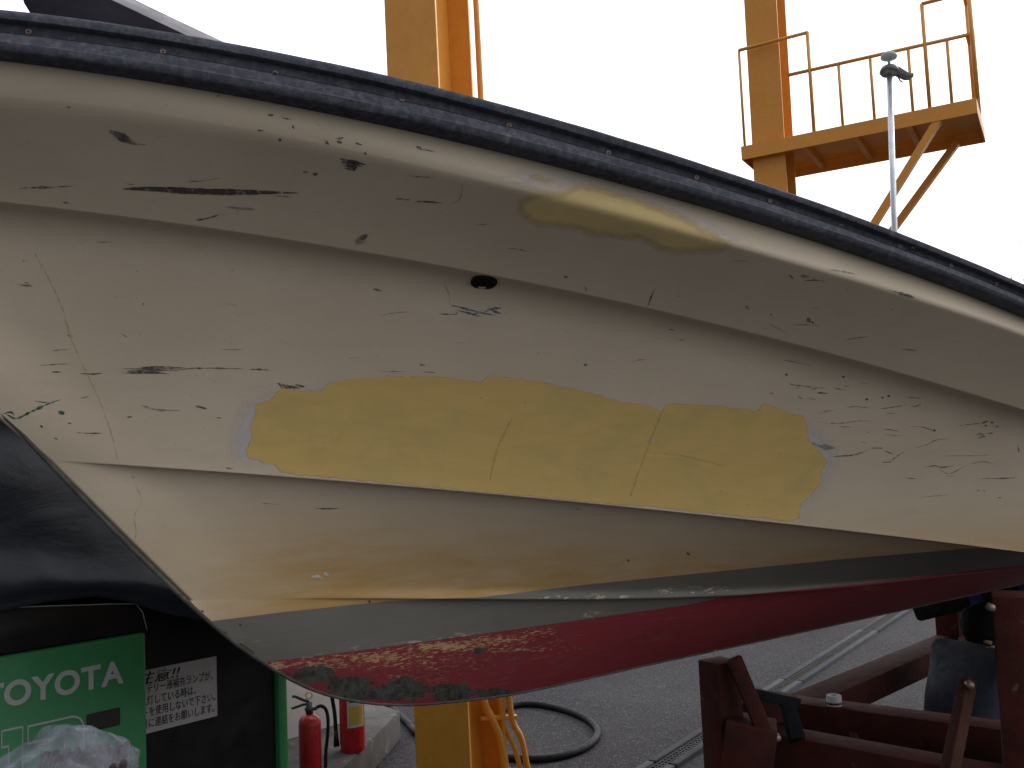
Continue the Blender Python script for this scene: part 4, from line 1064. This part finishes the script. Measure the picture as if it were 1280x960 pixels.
# ================================================================== WORKER
def skinned(name, V, E, rad, rootv, lvl=2):
    me = bpy.data.meshes.new(name); me.from_pydata([tuple(v_) for v_ in V], E, []); o = bpy.data.objects.new(name, me); COL.objects.link(o)
    sk = o.modifiers.new('s', 'SKIN'); sk.use_smooth_shade = True
    for i, d_ in enumerate(me.skin_vertices[0].data): d_.radius = rad[i] if isinstance(rad[i], tuple) else (rad[i], rad[i]); d_.use_root = i == rootv
    su = o.modifiers.new('d', 'SUBSURF'); su.levels = su.render_levels = lvl
    bpy.context.view_layer.update()
    m2 = bpy.data.meshes.new_from_object(o.evaluated_get(bpy.context.evaluated_depsgraph_get())); bpy.data.objects.remove(o)
    bm = NB(); bm.from_mesh(m2); bpy.data.meshes.remove(m2)
    for f in bm.faces: f.smooth = True
    return bm
WY = 3.95
hp = onY(1236, 800, WY); pel = onY(1203, 903, WY+.02)
Fw = Vector((.95, .312, 0)).normalized(); Sd = Vector((Fw.y, -Fw.x, 0))     # facing right and away; Sd = the person's right, towards the camera
gp = Vector((pel.x, pel.y, 0))
wk = root('person', gp+Fw*.12, 'person squatting behind the cradle in a faded blue work jacket, back to the camera', 'person')
pel = Vector((pel.x, pel.y, .30)); che = onY(1216, 828, WY+.04); nek = onY(1226, 812, WY+.05)
hd = onY(1237, 795, WY+.09)
waist = pel+(che-pel)*.45-Fw*.035
V = [pel, waist, che, nek, hd+Z*.0, hd+Z*.06]; E = [(0, 1), (1, 2), (2, 3), (3, 4), (4, 5)]
rad = [(.155, .15), (.14, .135), (.115, .115), (.058, .058), (.085, .10), (.07, .085)]
for sg in (-1, 1):
    b0 = len(V); sh = che+Sd*sg*.15+Z*.02; el = sh+Fw*.14-Z*.20+Sd*sg*.05; ha = el+Fw*.23+Z*.05-Sd*sg*.05; wr_ = el+(ha-el)*.9; hnd = ha+Fw*.05
    V += [sh, el, wr_, hnd]; E += [(2, b0), (b0, b0+1), (b0+1, b0+2), (b0+2, b0+3)]; rad += [.065, .055, .036, .034]
    for k in range(4):
        f0_ = len(V); a = hnd+Fw*.02+Z*(.024-.016*k); V += [a+Fw*.03, a+Fw*(.058-.006*abs(k-1.3))-Sd*sg*.018]; E += [(b0+3, f0_), (f0_, f0_+1)]; rad += [.0095, .008]
    f0_ = len(V); V += [wr_+Fw*.03-Sd*sg*.028+Z*.016, wr_+Fw*.065-Sd*sg*.036+Z*.03]; E += [(b0+2, f0_), (f0_, f0_+1)]; rad += [.012, .009]
    h0 = len(V); hip = pel+Sd*sg*.10; kn = pel+Fw*.36+Sd*sg*.17+Z*.16; an = Vector((0, 0, .09))+Vector((pel.x, pel.y, 0))+Fw*.16+Sd*sg*.15; to = an+Fw*.17-Z*.05
    V += [hip, kn, an, to]; E += [(0, h0), (h0, h0+1), (h0+1, h0+2), (h0+2, h0+3)]; rad += [.10, .075, .048, (.045, .035)]
bm = skinned('body', V, E, rad, 0)
heel = Vector((pel.x, pel.y, 0))
for f in bm.faces:
    c_ = f.calc_center_median(); r_ = c_-pel; fw_ = r_.dot(Fw); mi = 0
    if (c_-hd).length < .13 and c_.z > nek.z+.035: mi = 2
    elif c_.z < .12: mi = 3
    elif c_.z < pel.z-.02 or (fw_ > .09 and c_.z < pel.z+.27 and abs(r_.dot(Sd)) > .02 and (c_-(pel+Fw*.36+Z*.16)).length < .30): mi = 1
    for sg in (-1, 1):
        hh = che+Sd*sg*.15+Z*.02+Fw*.14-Z*.20+Sd*sg*.05+Fw*.23+Z*.05-Sd*sg*.05
        if (c_-hh).length < .115 and (c_-hh).dot(Fw) > -.03: mi = 2
    f.material_index = mi
for v_ in bm.verts:
    n_ = mn.noise(v_.co*7)*.022+mn.noise(v_.co*Vector((18, 18, 30)).x/1.0)*.006
    if (v_.co-hd).length > .2: v_.co += v_.normal*n_
    v_.co.z = max(v_.co.z, .005)
body_o = obj('body', bm, [M['denim'], M['trouser'], M['skin'], M['blackr']], wk)
# face
fz = hd+Z*.03
bm = NB(); lathe(bm, [(.0, -.018), (.012, -.012), (.010, .01), (.005, .028), (.0, .03)], fz+Fw*.098-Z*.012, (Sd, Fw, Z), 10); obj('nose', bm, M['skin'], wk)
for sg in (-1, 1): bm = NB(); lathe(bm, [(.0, -.012), (.010, -.006), (.010, .006), (.0, .012)], fz+Fw*.08+Sd*sg*.033+Z*.012, (Sd, Fw, Z), 10); obj('eye', bm, M['hair'], wk)
bm = NB(); box(bm, fz+Fw*.086-Z*.052, (Sd, Fw, Z), (.045, .014, .012), .005); obj('mouth', bm, M['skin'], wk)
for sg in (-1, 1): bm = NB(); lathe(bm, [(.0, -.03), (.014, -.02), (.018, .01), (.0, .03)], fz+Sd*sg*.088-Fw*.005, (Fw, Sd*.4, Z), 12); obj('ear', bm, M['skin'], wk)
bm = NB(); bmesh.ops.create_icosphere(bm, subdivisions=4, radius=1)
for v_ in bm.verts:
    p = v_.co.copy(); v_.co = hd+Z*.045+Sd*p.x*.094+Fw*(p.y*.108-.012)+Z*(p.z*.098); v_.co += (v_.co-hd).normalized()*mn.noise(v_.co*30)*.008
bmesh.ops.delete(bm, geom=[f for f in bm.faces if (f.calc_center_median()-hd).dot(Fw) > .055 and f.calc_center_median().z < hd.z+.09], context='FACES')
for f in bm.faces: f.smooth = True
obj('hair', bm, M['hair'], wk)
bm = NB(); ctr = nek+Z*.008
tube(bm, [ctr+Sd*(.086*math.cos(a))+Fw*(.084*math.sin(a))+Z*(.012*math.sin(a)+.012) for a in np.linspace(-.5, .75, 12)], .014, 10, False); obj('towel', bm, M['whitec'], wk)

# ================================================================== TREE beyond the yard, overhead wire
def tree(name, base, h_, r_, label, seed, n=5200):
    rnd = random.Random(seed); t = root(name, base, label, 'tree')
    bm = NB(); tk = catmull([base, base+Vector((.1, 0, h_*.3)), base+Vector((-.05, .1, h_*.6)), base+Vector((.05, 0, h_*.88))], 5)
    tube(bm, tk, [.2*(1-.85*i/(len(tk)-1)) for i in range(len(tk))], 10); ends = []
    for k in range(16):
        z0 = h_*rnd.uniform(.3, .75); a = rnd.uniform(0, 6.28); l_ = r_*rnd.uniform(.55, .95)
        p0 = base+Vector((0, 0, z0)); p2 = p0+Vector((math.cos(a)*l_, math.sin(a)*l_, h_*rnd.uniform(.1, .25)))
        tube(bm, catmull([p0, (p0+p2)/2+Vector((0, 0, .15)), p2], 4), [.07*(1-.1*i) for i in range(9)], 6); ends.append(p2)
    obj('trunk', bm, M['bark'], t)
    for e in range(26): ends.append(base+Vector((rnd.gauss(0, r_*.45), rnd.gauss(0, r_*.45), h_*rnd.uniform(.5, .97))))
    bm = NB()
    for k in range(n):
        e = rnd.choice(ends); c_ = e+Vector((rnd.gauss(0, .32), rnd.gauss(0, .32), rnd.gauss(0, .26)))
        if c_.z > base.z+h_: continue
        u_ = Vector((rnd.gauss(0, 1), rnd.gauss(0, 1), rnd.gauss(0, .7))).normalized(); w_ = u_.orthogonal().normalized(); z_ = rnd.uniform(.05, .11)
        f = bm.faces.new([bm.verts.new(c_+u_*z_), bm.verts.new(c_+w_*z_*.5), bm.verts.new(c_-u_*z_), bm.verts.new(c_-w_*z_*.5)]); f.material_index = k % 2
    obj('crown', bm, [paint('leaf dark', (.045, .05, .045), (.06, .062, .055), .7), paint('leaf mid', (.075, .075, .07), (.06, .065, .055), .7)], t)
tp = onY(1296, 342, 17.); tree('leafy_tree', Vector((tp.x+.6, 17.5, 0)), tp.z, 1.15, 'dark leafy tree showing over the gunwale at the right edge', 5)
a_ = onY(1243, 316, 14.); b_ = onY(1258, 306, 14.); c_ = onY(1300, 302, 14.2)
e_ = onY(1420, 318, 15.)
bm = NB(); box(bm, Vector((e_.x, e_.y, (e_.z+.1)/2)), XYZ, (.11, .11, e_.z+.1), .02); pole = obj('wire_pole', bm, M['conc'])
tag(pole, 'plain grey pole far right of the boat holding a thin wire', 'pole')
bm = NB(); tube(bm, catmull([a_, b_, c_, e_], 8), .005, 6); tag(obj('wire', bm, M['dsteel']), 'thin curved wire in the white sky at the right edge', 'wire')
